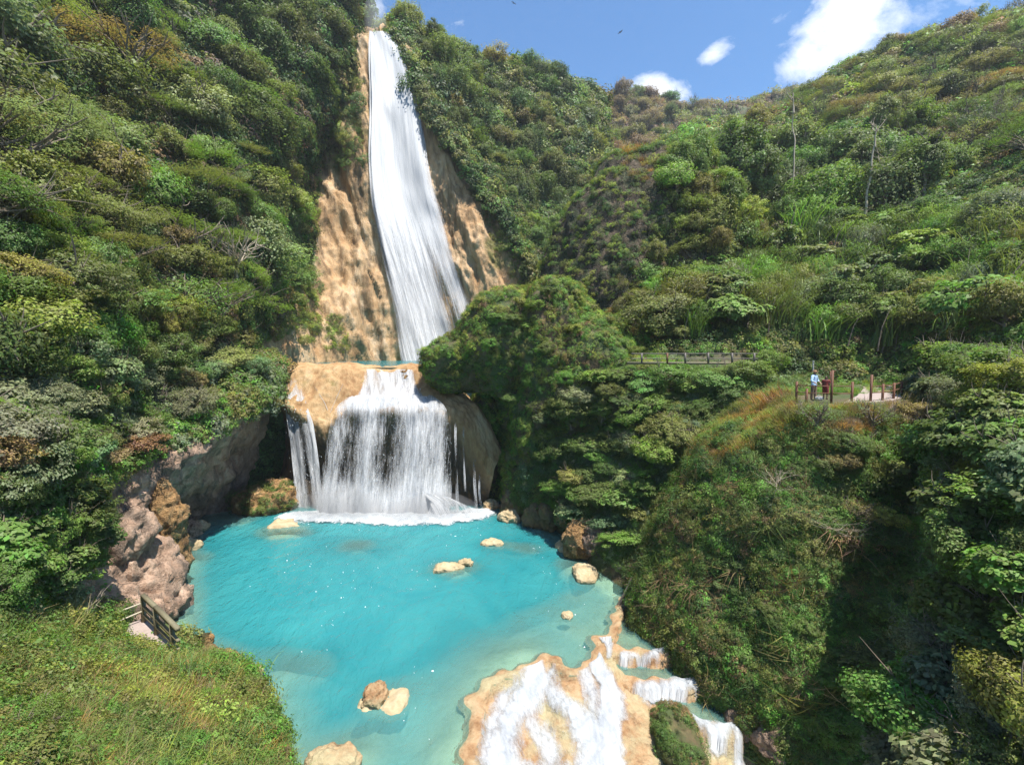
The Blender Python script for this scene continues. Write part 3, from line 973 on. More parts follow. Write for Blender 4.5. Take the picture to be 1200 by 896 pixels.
foam = np.zeros_like(XC)
px_, py_, _ = to_px(np.stack([XC, YC, zc], -1))
for line, w, k in STREAMS:
    wl = []
    for qx, qy in line:
        z = -0.5
        for _ in range(4):
            p = PZ(qx, qy, z)
            z = zstep(p[0], p[1])
        wl.append(p[:2])
    d = dist_poly(XC, YC, wl, False)
    foam = np.maximum(foam, k * np.exp(-(np.clip(d + 0.35 * n1 + 0.22 * n2, 0, 9) / w) ** 2))
foam = np.where(s < 0.1, foam * sstep(-0.15, 0.1, s), foam)
keepf = foam > 0.08
i = np.arange(XC.size).reshape(XC.shape)
q = np.stack([i[:-1, :-1], i[:-1, 1:], i[1:, 1:], i[1:, :-1]], -1).reshape(-1, 4)
q = q[keepf.ravel()[q].all(1)]
u, inv = np.unique(q, return_inverse=True)
vv = np.stack([XC, YC, zc + 0.03 + 0.12 * np.clip(foam, 0, 1.1) + 0.05 * n2], -1).reshape(-1, 3)[u]
fl = np.stack([(XC * 0.8 - YC * 0.1), (YC + 0.5 * XC), 0.12 + 0.6 * foam], -1).reshape(-1, 3)[u]
M['rapid'] = fall_mat('white_water', 1.3, 0.7, 0.44, 0.74, 0.5, col=(0.62, 0.64, 0.66), grain=0.25)
tag(link('water_rapids', mesh_np('water_rapids', vv, inv.reshape(-1, 4), smooth=True, attrs={'flow': fl}), M['rapid']), kind='structure')

BVH = {}
for k, (v, qd, o) in SURF.items():
    BVH[k] = BVHTree.FromPolygons([tuple(x) for x in v], [tuple(int(j) for j in f) for f in qd])


def hit(px, py, names=None):
    """nearest land along a line of sight: point, normal, distance, which land"""
    dx = (px - 600.0) / F
    dy = (448.0 - py) / F
    d = FWD + UPV * dy + np.array([dx, 0, 0])
    d = Vector(d).normalized()
    best = None
    for k in (names or BVH):
        h = BVH[k].ray_cast(Vector(CAM), d)
        if h[0] is not None and (best is None or h[3] < best[2]):
            best = (np.array(h[0]), np.array(h[1]), h[3], k)
    return best
# ------------------------------------------------------------------ falling water
M['tall'] = fall_mat('tall_fall_water', 1.5, 0.05, 0.34, 0.56, 0.5, col=(0.66, 0.665, 0.67), grain=0.26)
M['curtain'] = fall_mat('curtain_water', 1.5, 0.16, 0.40, 0.62, 0.5, drop=0.0, grain=0.26, col=(0.74, 0.745, 0.75), bump=0.7)
M['foam'] = fall_mat('foam', 1.1, 1.1, 0.46, 0.62, 0.5)


def sheet(name, left, right, nv, nu, mat, parent=None, cover=None, names=None, off=0.4, amp=0.25, seed=0, bulge=0.0, rockfollow=None):
    """sheet of falling water between two edges given as (px, py, Y)"""
    L = catmull([P(*q) for q in left], nv)
    Rr = catmull([P(*q) for q in right], nv)
    u = np.linspace(0, 1, nu)[None, :, None]
    G = L[:, None] * (1 - u) + Rr[:, None] * u
    n = grid_normals(G)
    if np.mean(np.sum(n * (CAM - G), axis=2)) < 0:
        n = -n
    width = np.linalg.norm(Rr - L, axis=1)
    uu = (np.linspace(0, 1, nu)[None] - 0.5) * width[:, None]
    down = np.r_[0, np.cumsum(np.linalg.norm(np.diff((L + Rr) / 2, axis=0), axis=1))][:, None] * np.ones((1, nu))
    if rockfollow:
        for i in range(nv):
            for j in range(nu):
                d = Vector(G[i, j] - CAM).normalized()
                h = BVH[rockfollow].ray_cast(Vector(CAM), d)
                if h[0] is not None:
                    G[i, j] = np.array(h[0]) - np.array(d) * off
        K = np.array([1, 4, 6, 4, 1]) / 16
        for _ in range(26):
            Gp = np.pad(G, ((2, 2), (0, 0), (0, 0)), 'edge')
            G = sum(K[m_] * Gp[m_:m_ + nv] for m_ in range(5))
            Gp = np.pad(G, ((0, 0), (2, 2), (0, 0)), 'edge')
            G = sum(K[m_] * Gp[:, m_:m_ + nu] for m_ in range(5))
    q = np.stack([uu * 0.9, down * 0.12, uu * 0 + seed], -1)
    G = G + n * (amp * fbm(q, 3, seed) + bulge * np.sin(np.linspace(0, math.pi, nu))[None])[..., None]
    cov = np.ones((nv, nu)) * 0.5
    if cover is not None:
        cov = cover(np.linspace(0, 1, nv)[:, None] * np.ones((1, nu)), np.linspace(0, 1, nu)[None] * np.ones((nv, 1)))
    fl = np.stack([uu * np.ones((nv, 1)) + seed * 3.1, down, cov], -1).reshape(-1, 3)
    me = mesh_np(name, G.reshape(-1, 3), grid_quads(nv, nu), smooth=True, attrs={'flow': fl})
    return link(name, me, mat, parent), G


def edge_fade(w=0.12):
    return lambda v, u: 0.5 + 0.5 * (sstep(0, w, u) * sstep(0, w, 1 - u) - 0.75)


tall = thing('waterfall', 'tall white waterfall plunging down the tan cliff face into the upper pool', 'waterfall', P(500, 424, 82))
loc0 = np.array(tall.location)


def reparent(o, root):
    o.parent = root
    o.matrix_parent_inverse = Matrix.Translation(root.location).inverted()


def cov_tall(v, u):
    c = 0.5 + 0.34 * (sstep(0, 0.10, u) * sstep(0, 0.14, 1 - u)) - 0.22
    c = c + 0.16 * (1 - sstep(0.30, 0.75, v)) - 0.10 * sstep(0.45, 0.95, v)
    # rock ribs showing near the foot, right of the middle
    c = c - 0.22 * sstep(0.55, 0.85, v) * np.exp(-((u - 0.66) / 0.07) ** 2)
    c = c - 0.20 * sstep(0.5, 0.8, v) * np.exp(-((u - 0.90) / 0.05) ** 2)
    c = c - 0.12 * sstep(0.6, 0.95, v) * sstep(0.72, 0.95, u)
    return c


TL = [(432, 33, 93.8), (430, 60, 92), (431, 120, 90), (429, 180, 88), (431, 230, 86), (443, 300, 84.5), (456, 365, 83.5), (463, 432, 81.5)]
TR = [(459, 33, 93.8), (470, 55, 92), (486, 100, 90.5), (500, 160, 88.5), (510, 215, 87), (534, 280, 84.5), (560, 345, 83), (594, 432, 80.5)]
o, G = sheet('water_sheet', TL, TR, 260, 90, M['tall'], cover=cov_tall, rockfollow='cliff_face', off=0.9, amp=0.08, seed=3)
reparent(o, tall)
o, G = sheet('water_veil', [(a + 2, b, c) for a, b, c in TL], [(a - 3, b, c) for a, b, c in TR], 200, 70, M['tall'], cover=lambda v, u: cov_tall(v, u) - 0.05, rockfollow='cliff_face', off=1.6, amp=0.10, seed=8)
reparent(o, tall)

low = thing('waterfall', 'lower white waterfall spreading over the rounded travertine ledge into the turquoise pool', 'waterfall', P(450, 610, 44))


def drops(name, cells, n, size, parent, seed, stretch=2.2):
    """loose drops of water: tiny stretched octahedra"""
    r = np.random.default_rng(seed)
    P0 = []
    for G, w, vlo, vhi, thick in cells:
        k = int(n * w)
        nv, nu = G.shape[:2]
        u = r.random(k) * (nu - 1.001)
        v = (vlo + (vhi - vlo) * r.random(k)) * (nv - 1.001)
        key = fbm(np.stack([u * 0.35, v * 0.08, 0 * u], 1), 3, seed)
        ok = key > r.uniform(-0.55, 0.25, k)
        u, v = u[ok], v[ok]
        i, j = v.astype(int), u.astype(int)
        fv, fu = (v - i)[:, None], (u - j)[:, None]
        p = (G[i, j] * (1 - fu) + G[i, j + 1] * fu) * (1 - fv) + (G[i + 1, j] * (1 - fu) + G[i + 1, j + 1] * fu) * fv
        p = p + r.normal(0, 1, p.shape) * np.array([0.12, thick, 0.15])
        p[:, 1] -= thick * 0.8
        P0.append(p)
    p = np.concatenate(P0)
    k = len(p)
    sz = size * np.exp(r.normal(0, 0.45, k))[:, None]
    base = np.array([[1, 0, 0], [-1, 0, 0], [0, 1, 0], [0, -1, 0], [0, 0, stretch], [0, 0, -stretch]], float)
    V = (p[:, None] + base[None] * sz[:, None]).reshape(-1, 3)
    f = np.array([[0, 2, 4], [2, 1, 4], [1, 3, 4], [3, 0, 4], [2, 0, 5], [1, 2, 5], [3, 1, 5], [0, 3, 5]])
    T = (f[None] + 6 * np.arange(k)[:, None, None]).reshape(-1, 3)
    o = link(name, mesh_np(name, V, None, T, smooth=True), M['drop'])
    o['kind'] = 'stuff'
    reparent(o, parent)
    return o


m, t = mat_new('water_drop')
b_ = t.n('ShaderNodeBsdfPrincipled', Roughness=0.35)
b_.inputs['Base Color'].default_value = (0.72, 0.74, 0.76, 1)
t.l(b_.outputs[0], t.n('ShaderNodeOutputMaterial').inputs[0])
M['drop'] = m

# short chute from the upper pool to the ledge
o, Gc = sheet('chute', [(420, 430.5, 49.6), (421, 446, 48.2), (410, 468, 46.4)], [(492, 430.5, 49.4), (494, 448, 48), (504, 468, 46.2)], 60, 50, M['curtain'], cover=lambda v, u: 0.55 + 0.10 * v - 0.34 * (1 - sstep(0, 0.16, u) * sstep(0, 0.16, 1 - u)) * (1 - 0.6 * v), rockfollow='fall_ledge', off=0.25, amp=0.12, seed=5)
reparent(o, low)
# main curtain over the ledge
ML = [(412, 464, 46.1), (396, 476, 44.2), (388, 492, 44.0), (378, 545, 43.6), (368, 612, 43.4)]
MR = [(505, 464, 45.9), (522, 478, 44.2), (528, 500, 43.9), (530, 550, 43.6), (528, 612, 43.4)]


def cov_main(v, u):
    c = 0.52 + 0.11 * (1 - sstep(0.10, 0.32, v)) + 0.20 * sstep(0.62, 0.95, v)
    hole = sstep(0.18, 0.34, v) * (1 - 0.8 * sstep(0.7, 0.95, v))
    c = c - 0.11 * np.exp(-((u - 0.50) / 0.13) ** 2) * hole - 0.10 * np.exp(-((u - 0.20) / 0.10) ** 2) * hole + 0.05 * np.exp(-((u - 0.33) / 0.06) ** 2) + 0.06 * np.exp(-((u - 0.70) / 0.08) ** 2)
    c = c - 0.14 * (1 - sstep(0, 0.10, 1 - u)) - 0.1 * (1 - sstep(0, 0.05, u))
    return c


o, Gm = sheet('curtain', ML, MR, 150, 110, M['curtain'], cover=cov_main, amp=0.35, seed=6)
reparent(o, low)
o, Gm2 = sheet('curtain', [(a + 3, b, c - 0.5) for a, b, c in ML], [(a - 2, b, c - 0.4) for a, b, c in MR], 150, 110, M['curtain'], cover=lambda v, u: cov_main(v, u) - 0.04, amp=0.4, seed=16)
reparent(o, low)
# two narrower falls on the left
o, Gl = sheet('side_fall', [(330, 458, 48.6), (334, 474, 47.0), (336, 492, 46.2), (344, 560, 45.6), (350, 614, 45)], [(352, 456, 48), (362, 482, 45.4), (368, 500, 44.9), (376, 560, 44.6), (378, 614, 44.4)], 120, 40, M['curtain'],
             cover=lambda v, u: 0.60 + 0.06 * (1 - sstep(0.1, 0.3, v)) - 0.20 * np.exp(-((u - 0.55) / 0.16) ** 2) * sstep(0.2, 0.4, v), amp=0.2, seed=26)
reparent(o, low)
# thin threads on the right
for k, (a, b, c, d) in enumerate([(534, 500, 44.3, 608), (543, 506, 44.5, 575), (556, 540, 44.8, 598), (562, 560, 44.9, 596)]):
    w = (1.3, 0.8, 1.5, 1.2)[k]
    o, Gt = sheet('thread', [(a - w, b - 12, c + 0.2), (a - w, b + 20, c - 0.3), (a - w + 2, d, c - 0.4)], [(a + w, b - 12, c + 0.2), (a + w, b + 20, c - 0.3), (a + w + 3, d, c - 0.4)], 70, 8, M['curtain'], cover=lambda v, u: 0.47 - 0.22 * (1 - sstep(0, 0.2, v)) + 0.07 * np.sin(9 * v + k), amp=0.25, seed=30 + k)
    reparent(o, low)
# small runs over the tan dome left of the chute
for k, (pts_, w) in enumerate([([(366, 448, 48), (373, 460, 47.3), (382, 474, 46.4), (385, 484, 45.8)], 4.5), ([(404, 446, 48), (396, 462, 47.2), (390, 476, 46.4), (386, 486, 45.6)], 4.0), ([(357, 440, 49.5), (346, 447, 48.6), (340, 458, 48)], 6.0), ([(322, 446, 50), (321, 456, 49), (323, 466, 48)], 2.0)]):
    o, Gt = sheet('thread', [(a_ - w, b_, c_) for a_, b_, c_ in pts_], [(a_ + w, b_, c_) for a_, b_, c_ in pts_], 40, 8, M['curtain'], cover=lambda v, u: 0.53 - 0.34 * (np.abs(u - 0.5) * 2) ** 2 - 0.12 * (1 - sstep(0, 0.3, v)), rockfollow='fall_ledge', off=0.1, amp=0.04, seed=60 + k)
    reparent(o, low)
o, Gt = sheet('veil', [(332, 440, 49.5), (324, 452, 48.8), (326, 466, 47.8)], [(352, 438, 49.5), (362, 456, 48), (366, 478, 46.4)], 40, 26, M['curtain'], cover=lambda v, u: 0.34 + 0.26 * v - 0.2 * (np.abs(u - 0.55) * 2) ** 2, rockfollow='fall_ledge', off=0.12, amp=0.03, seed=71)
reparent(o, low)
# the white slide at the right foot, over a rock
o, Gs = sheet('splash_fan', [(488, 572, 43.6), (505, 590, 43.0), (490, 616, 42.0)], [(500, 570, 43.6), (538, 588, 43.2), (575, 606, 42.8)], 60, 50, M['curtain'], cover=lambda v, u: 0.62 - 0.10 * v + 0.05 * np.sin(7 * u), amp=0.55, seed=40, bulge=0.3)
reparent(o, low)
drops('drops', [(Gm, 0.5, 0.12, 1.0, 0.45), (Gc, 0.06, 0.0, 1.0, 0.15), (Gl, 0.16, 0.2, 1.0, 0.3), (Gs, 0.12, 0, 1, 0.5)], 3500, 0.011, low, 77, 4.0)

# foam on the pool where the water lands
r = np.random.default_rng(5)
fx = np.arange(-22.5, -1.0, 0.12)
fy = np.arange(36.5, 46.0, 0.12)
FX, FY = np.meshgrid(fx, fy)
line = [PZ(345, 606)[:2], PZ(372, 606)[:2], PZ(420, 608)[:2], PZ(470, 609)[:2], PZ(520, 608)[:2], PZ(560, 602)[:2]]
d = dist_poly(FX, FY, line, False)
fo = np.exp(-(np.clip(d + 0.55 * fbm(np.stack([FX, FY, FX * 0], -1) * 0.5, 3, 9), 0, 9) / 1.35) ** 2) + 0.36 * np.exp(-(d / 3.4) ** 2)
k = fo > 0.06
i = np.arange(FX.size).reshape(FX.shape)
q = np.stack([i[:-1, :-1], i[:-1, 1:], i[1:, 1:], i[1:, :-1]], -1).reshape(-1, 4)
q = q[k.ravel()[q].all(1)]
u, inv = np.unique(q, return_inverse=True)
nn = fbm(np.stack([FX, FY, FX * 0], -1) * 1.6, 4, 3)
V = np.stack([FX, FY, 0.03 + fo * 0.22 + nn * 0.2 * fo], -1).reshape(-1, 3)[u]
fl = np.stack([FX, FY, 0.16 + 0.62 * fo], -1).reshape(-1, 3)[u]
tag(link('water_foam', mesh_np('water_foam', V, inv.reshape(-1, 4), smooth=True, attrs={'flow': fl}), M['foam']), kind='structure')

# small white flecks that stand in for sun glints on the pool
k = 900
fxy = np.stack([r.uniform(-24, 8, k), r.uniform(16, 42, k)], 1)
ok = inpoly(fxy[:, 0], fxy[:, 1], poolpoly) & (dist_poly(fxy[:, 0], fxy[:, 1], poolpoly) > 0.8)
fd_ = fbm(np.c_[fxy * np.array([0.35, 0.16]), fxy[:, 0] * 0], 4, 31) - 0.012 * (42 - fxy[:, 1])
ok &= fd_ > r.uniform(-0.05, 0.5, len(ok))
fxy = fxy[ok]
k = len(fxy)
sz = 0.011 * np.exp(r.normal(0, 0.5, k)) * np.clip(fxy[:, 1] / 24, 0.6, 1.6)
th = np.linspace(0, 2 * math.pi, 6, endpoint=False)
rg = np.stack([np.cos(th) * 1.5, np.sin(th), th * 0], 1)
V = np.concatenate([np.stack([fxy[:, 0], fxy[:, 1], np.full(k, 0.05)], 1)[:, None], np.stack([fxy[:, 0], fxy[:, 1], np.full(k, 0.004)], 1)[:, None] + rg[None] * sz[:, None, None]], 1)
T = np.stack([np.zeros(6, int), 1 + np.arange(6), 1 + (np.arange(6) + 1) % 6], 1)
tag(link('glint_flecks', mesh_np('glint_flecks', V.reshape(-1, 3), None, (T[None] + 7 * np.arange(k)[:, None, None]).reshape(-1, 3)), M['drop']), 'small white flecks standing in for sun glints on the turquoise pool', 'foam', None, 'stuff')

# spray hanging at the foot of the lower fall
m, t = mat_new('spray')
vol = t.n('ShaderNodeVolumePrincipled', Density=0.16, Anisotropy=0.2)
vol.inputs['Color'].default_value = (0.97, 0.98, 1.0, 1)
t.l(vol.outputs[0], t.n('ShaderNodeOutputMaterial').inputs['Volume'])
M['spray'] = m
m, t = mat_new('spray_thin')
vol = t.n('ShaderNodeVolumePrincipled', Density=0.09, Anisotropy=0.2)
vol.inputs['Color'].default_value = (0.97, 0.98, 1.0, 1)
t.l(vol.outputs[0], t.n('ShaderNodeOutputMaterial').inputs['Volume'])
M['spray_thin'] = m
c1, c2 = PZ(400, 606), PZ(505, 606)
blob('mist', [((c1[0], c1[1] - 0.3, 0.5), (4.6, 1.4, 2.3), 0.0)], M['spray'], [(0.5, 0.4, 'f')], 'thin white spray hanging at the left foot of the lower waterfall', 'mist', 'stuff', 4, 3)
blob('mist', [((c2[0], c2[1] - 0.4, 0.4), (4.6, 1.5, 2.0), 0.1)], M['spray'], [(0.5, 0.4, 'f')], 'thin white spray hanging at the right foot of the lower waterfall', 'mist', 'stuff', 4, 4)
del SURF['mist']

c3 = P(440, 22, 95)
blob('mist', [((c3[0], c3[1], c3[2]), (2.2, 2.0, 4.2), 0.0)], M['spray_thin'], [(0.5, 0.3, 'f')], 'faint plume of spray above the lip of the tall waterfall', 'mist', 'stuff', 4, 5)
del SURF['mist']
# ------------------------------------------------------------------ plants: leaves, crowns, clumps


def rvec(r, n):
    v = r.normal(0, 1, (n, 3))
    return v / np.linalg.norm(v, axis=1, keepdims=True)


def norm(v):
    return v / (np.linalg.norm(v, axis=-1, keepdims=True) + 1e-9)


def leaves(c, nrm, size, r, aspect=0.55, droop=0.0, fold=0.12):
    """diamond leaves at c, facing nrm; returns verts (n*4,3)"""
    n = len(c)
    a = norm(np.cross(nrm, rvec(r, n)))
    a[:, 2] -= droop
    a = norm(a)
    b = norm(np.cross(nrm, a))
    s = (size * r.uniform(0.6, 1.4, n))[:, None]
    nn = nrm * s * fold
    v = np.stack([c - a * s * 0.5, c + b * s * aspect * 0.5 + nn, c + a * s * 0.5 - nn * 0.6, c - b * s * aspect * 0.5 + nn], 1)
    return v.reshape(-1, 3)


def leaf_mesh(name, V, lv):
    n = len(V) // 4
    q = np.arange(n * 4).reshape(n, 4)
    return mesh_np(name, V, q, smooth=False, attrs={'lv': np.repeat(lv, 4)})


def crown_arr(seed, radii=(1, 1, 0.85), clusters=80, per=45, leaf=0.1, cr=0.26, shell=0.55, up=0.5, aspect=0.55, droop=0.0, lobes=5, bottom=-0.45, ragged=0.35, flat=0.7):
    """uneven crown: leaf clumps spread through a lumpy volume with gaps between them"""
    r = np.random.default_rng(seed)
    lob = rvec(r, lobes)
    lob[:, 2] = np.abs(lob[:, 2]) * 0.8
    la = r.uniform(0.6, 1.15, lobes)
    d = rvec(r, clusters * 3)
    d = d[d[:, 2] > bottom][:clusters]
    k = np.max(np.clip(d @ lob.T, 0, 1) ** 3 * la, axis=1)
    rad = (1 - ragged + ragged * 1.4 * k) * r.uniform(shell, 1.0, len(d)) ** 0.6
    cc = d * rad[:, None] * np.array(radii)
    V, L = [], []
    for i in range(len(d)):
        n = int(per * r.uniform(0.5, 1.4))
        c0 = cr * r.uniform(0.6, 1.35)
        o = rvec(r, n) * (r.random(n) ** 0.4)[:, None] * c0 * np.array([1, 1, flat])
        nm = norm(o / c0 * 0.9 + d[i] * 0.6 + np.array([0, 0, up]) + rvec(r, n) * 0.55)
        V.append(leaves(cc[i] + o, nm, leaf, r, aspect, droop))
        L.append(np.clip(r.normal(0.5, 0.2, n) + r.normal(0, 0.14), 0, 1))
    return np.concatenate(V), np.concatenate(L)


def blades_arr(seed, n=90, length=1.0, width=0.03, spread=0.35, bend=0.9, lean=(0, 0), segs=4, base=0.25):
    """arching blades; returns quads strip as separate quads (4 verts each)"""
    r = np.random.default_rng(seed)
    ang = r.uniform(0, 2 * math.pi, n)
    d = np.stack([np.cos(ang), np.sin(ang), 0 * ang], 1)
    d = d * r.uniform(0.1, 1, n)[:, None] + np.array([lean[0], lean[1], 0])
    L = length * r.uniform(0.55, 1.15, n)
    b0 = np.stack([r.normal(0, base, n), r.normal(0, base, n), 0 * ang], 1)
    bd = bend * r.uniform(0.5, 1.3, n)
    side = norm(np.cross(d + 1e-3, np.array([0, 0, 1.0])))
    pts = []
    for k in range(segs + 1):
        t = k / segs
        h = d * (spread * t + bd[:, None] * 0.6 * t * t) * L[:, None]
        z = (t - 0.55 * bd * t * t) * L
        p = b0 + h
        p[:, 2] += z
        pts.append(p)
    V = []
    for k in range(segs):
        w0 = width * (1 - (k / segs) ** 1.5) * 0.5
        w1 = width * (1 - ((k + 1) / segs) ** 1.5) * 0.5 + 0.001
        V.append(np.stack([pts[k] - side * w0, pts[k] + side * w0, pts[k + 1] + side * w1, pts[k + 1] - side * w1], 1))
    V = np.stack(V, 1).reshape(-1, 3)
    lv = np.repeat(np.clip(r.normal(0.5, 0.2, n), 0, 1), segs)
    return V, lv


def tube(paths, sides=6):
    """tapered limbs: list of (points, radii)"""
    V, Q = [], []
    off = 0
    for pts, rad in paths:
        pts = np.asarray(pts, float)
        t = norm(np.gradient(pts, axis=0))
        a = norm(np.cross(t, np.array([0.31, 0.93, 0.17])))
        b = np.cross(t, a)
        th = np.linspace(0, 2 * math.pi, sides, endpoint=False)
        ring = pts[:, None] + (a[:, None] * np.cos(th)[None, :, None] + b[:, None] * np.sin(th)[None, :, None]) * np.asarray(rad)[:, None, None]
        V.append(ring.reshape(-1, 3))
        k = len(pts)
        i = np.arange(k * sides).reshape(k, sides)
        q = np.stack([i[:-1], np.roll(i[:-1], -1, 1), np.roll(i[1:], -1, 1), i[1:]], -1).reshape(-1, 4)
        Q.append(q + off)
        off += k * sides
    return np.concatenate(V), np.concatenate(Q)


def limbs(seed, h, r0, n=6, spread=0.8, top=None, lean=0.15, wob=0.06, gen2=2):
    r = np.random.default_rng(seed)
    top = top or h
    tip = np.array([r.normal(0, lean), r.normal(0, lean), h])
    tt = np.linspace(0, 1, 7)[:, None]
    trunk = tip * tt + r.normal(0, wob * h, (7, 3)) * np.array([1, 1, 0.2]) * tt * (1.2 - tt)
    trunk[0, 2] -= 0.25 * h
    rad = r0 * (1 - 0.62 * tt[:, 0])
    rad[0] *= 1.35
    out = [(trunk, rad)]
    for k in range(n):
        a = r.uniform(0.45, 0.98)
        s = tip * a
        ang = r.uniform(0, 2 * math.pi)
        e = s + np.array([math.cos(ang) * spread * r.uniform(0.5, 1), math.sin(ang) * spread * r.uniform(0.5, 1), (top - s[2]) * r.uniform(0.4, 0.9) + 0.15])
        m = (s + e) / 2 + r.normal(0, 0.07, 3) + np.array([0, 0, -0.04])
        p = catmull([s, m, e], 6)
        rr = np.linspace(r0 * (1 - 0.6 * a) * 0.75, r0 * 0.14, 6)
        out.append((p, rr))
        for g in range(gen2):
            s2 = p[r.integers(2, 5)]
            e2 = s2 + norm(e - s)[None][0] * 0.25 * spread + r.normal(0, 0.22 * spread, 3) + np.array([0, 0, 0.12])
            out.append((catmull([s2, (s2 + e2) / 2 + r.normal(0, 0.03, 3), e2], 4), np.linspace(r0 * 0.25, r0 * 0.07, 4)))
    return tube(out, 6)


# --- crowns; one unit is the crown's radius. kind -> list of (crown mesh, trunk mesh)
KIND = {}


def addkind(kind, variants):
    KIND[kind] = variants


def mk(kind, i, V, lv, tv, tq):
    cm = leaf_mesh('crown_%s' % kind, V, lv)
    cm.materials.append(M['leaf'])
    tm = mesh_np('trunk_%s' % kind, tv, tq, smooth=True)
    tm.materials.append(M['bark'])
    return cm, tm


def shift(V, z):
    V = V.copy()
    V[:, 2] += z
    return V


var = []
for i in range(5):
    V, lv = crown_arr(100 + i, (1, 1, 0.9), 130, 62, 0.072, 0.23, ragged=0.62, lobes=11, shell=0.35)
    var.append(mk('broad', i, shift(V, 0.95), lv, *limbs(200 + i, 0.95, 0.07, 7, 0.75, 1.5)))
addkind('broad', var)
var = []
for i in range(3):
    V, lv = crown_arr(120 + i, (0.66, 0.66, 1.35), 150, 60, 0.07, 0.2, ragged=0.5, lobes=9, bottom=-0.8)
    var.append(mk('tall', i, shift(V, 2.0), lv, *limbs(220 + i, 2.3, 0.06, 8, 0.45, 3.1)))
addkind('tall', var)
var = []
for i in range(4):
    V, lv = crown_arr(140 + i, (1, 1, 0.75), 100, 62, 0.068, 0.25, ragged=0.55, lobes=9, bottom=-0.25, flat=0.45, up=1.0)
    var.append(mk('shrub', i, shift(V, 0.42), lv, *limbs(240 + i, 0.5, 0.045, 8, 0.7, 1.0)))
addkind('shrub', var)
var = []
for i in range(3):       # feathery, layered, see-through
    V, lv = crown_arr(160 + i, (1.15, 1.15, 0.6), 75, 75, 0.055, 0.30, lobes=6, bottom=-0.1, flat=0.25, up=1.6, aspect=0.35, ragged=0.5)
    var.append(mk('feather', i, shift(V, 1.05), lv, *limbs(260 + i, 1.05, 0.06, 9, 0.95, 1.45, lean=0.3)))
addkind('feather', var)
var = []
for i in range(3):       # hung with vines
    V, lv = crown_arr(180 + i, (0.85, 0.85, 1.05), 110, 48, 0.078, 0.22, ragged=0.55, lobes=9, bottom=-0.6)
    r = np.random.default_rng(i)
    V2, L2 = [], []
    for k in range(60):
        a = r.uniform(0, 6.28)
        rr = r.uniform(0.5, 0.95)
        m = 26
        z = np.linspace(0.5, -r.uniform(0.5, 1.5), m)
        c = np.stack([np.cos(a) * rr + r.normal(0, 0.05, m), np.sin(a) * rr + r.normal(0, 0.05, m), z + r.normal(0, 0.03, m)], 1)
        nm = norm(np.array([np.cos(a), np.sin(a), 0.4]) + rvec(r, m) * 0.6)
        V2.append(leaves(c, nm, 0.085, r, 0.6, 0.8))
        L2.append(np.clip(r.normal(0.45, 0.2, m), 0, 1))
    V = np.concatenate([V] + V2)
    lv = np.concatenate([lv] + L2)
    var.append(mk('vine', i, shift(V, 1.25), lv, *limbs(280 + i, 1.3, 0.07, 6, 0.6, 1.9)))
addkind('vine', var)
var = []
for i in range(3):       # big pale leaves on bare stems
    V, lv = crown_arr(300 + i, (1, 1, 0.7), 90, 22, 0.15, 0.24, lobes=8, bottom=-0.1, up=1.2, aspect=0.6, flat=0.5, ragged=0.5)
    var.append(mk('bigleaf', i, shift(V, 0.75), lv, *limbs(320 + i, 0.8, 0.05, 8, 0.8, 1.2)))
addkind('bigleaf', var)
var = []
for i in range(4):       # reeds and giant grass arching to one side
    V, lv = blades_arr(340 + i, 300, 2.0, 0.038, 0.25, 0.75, lean=(0.35, -0.1), segs=5, base=0.32)
    V2, lv2 = crown_arr(345 + i, (0.9, 0.8, 0.7), 40, 40, 0.16, 0.3, up=0.8, aspect=0.16, droop=0.5)
    V = np.concatenate([V, V2 + np.array([0.35, -0.1, 1.05])])
    lv = np.concatenate([lv, lv2])
    r = np.random.default_rng(i)
    st = []
    for k in range(14):
        s_ = np.array([r.normal(0, 0.28), r.normal(0, 0.28), -0.2])
        e_ = s_ + np.array([0.35 + r.normal(0, 0.2), r.normal(0, 0.25), 1.5])
        st.append((catmull([s_, (s_ + e_) / 2 - np.array([0.1, 0, 0]), e_], 5), np.linspace(0.025, 0.008, 5)))
    var.append(mk('reed', i, V, lv, *tube(st, 5)))
addkind('reed', var)
var = []
for i in range(3):       # nearly bare dry shrub: twigs with a few leaves
    V, lv = crown_arr(360 + i, (1, 1, 0.9), 70, 26, 0.06, 0.28, lobes=6, bottom=-0.2, aspect=0.4, ragged=0.5)
    var.append(mk('dry', i, shift(V, 0.75), lv, *limbs(380 + i, 0.8, 0.05, 12, 0.8, 1.5, gen2=4)))
addkind('dry', var)
var = []
for i in range(4):       # fine crown for trees close by
    V, lv = crown_arr(400 + i, (1, 1, 0.85), 210, 62, 0.062, 0.18, ragged=0.55, lobes=12)
    var.append(mk('near', i, shift(V, 0.75), lv, *limbs(420 + i, 0.8, 0.05, 10, 0.8, 1.4, gen2=3)))
addkind('near', var)
var = []
for i in range(2):
    V, lv = crown_arr(440 + i, (1, 1, 0.7), 170, 26, 0.115, 0.2, lobes=8, bottom=-0.2, up=1.2, aspect=0.6, flat=0.5)
    var.append(mk('nearbig', i, shift(V, 0.6), lv, *limbs(450 + i, 0.7, 0.045, 10, 0.8, 1.2, gen2=3)))
addkind('nearbig', var)

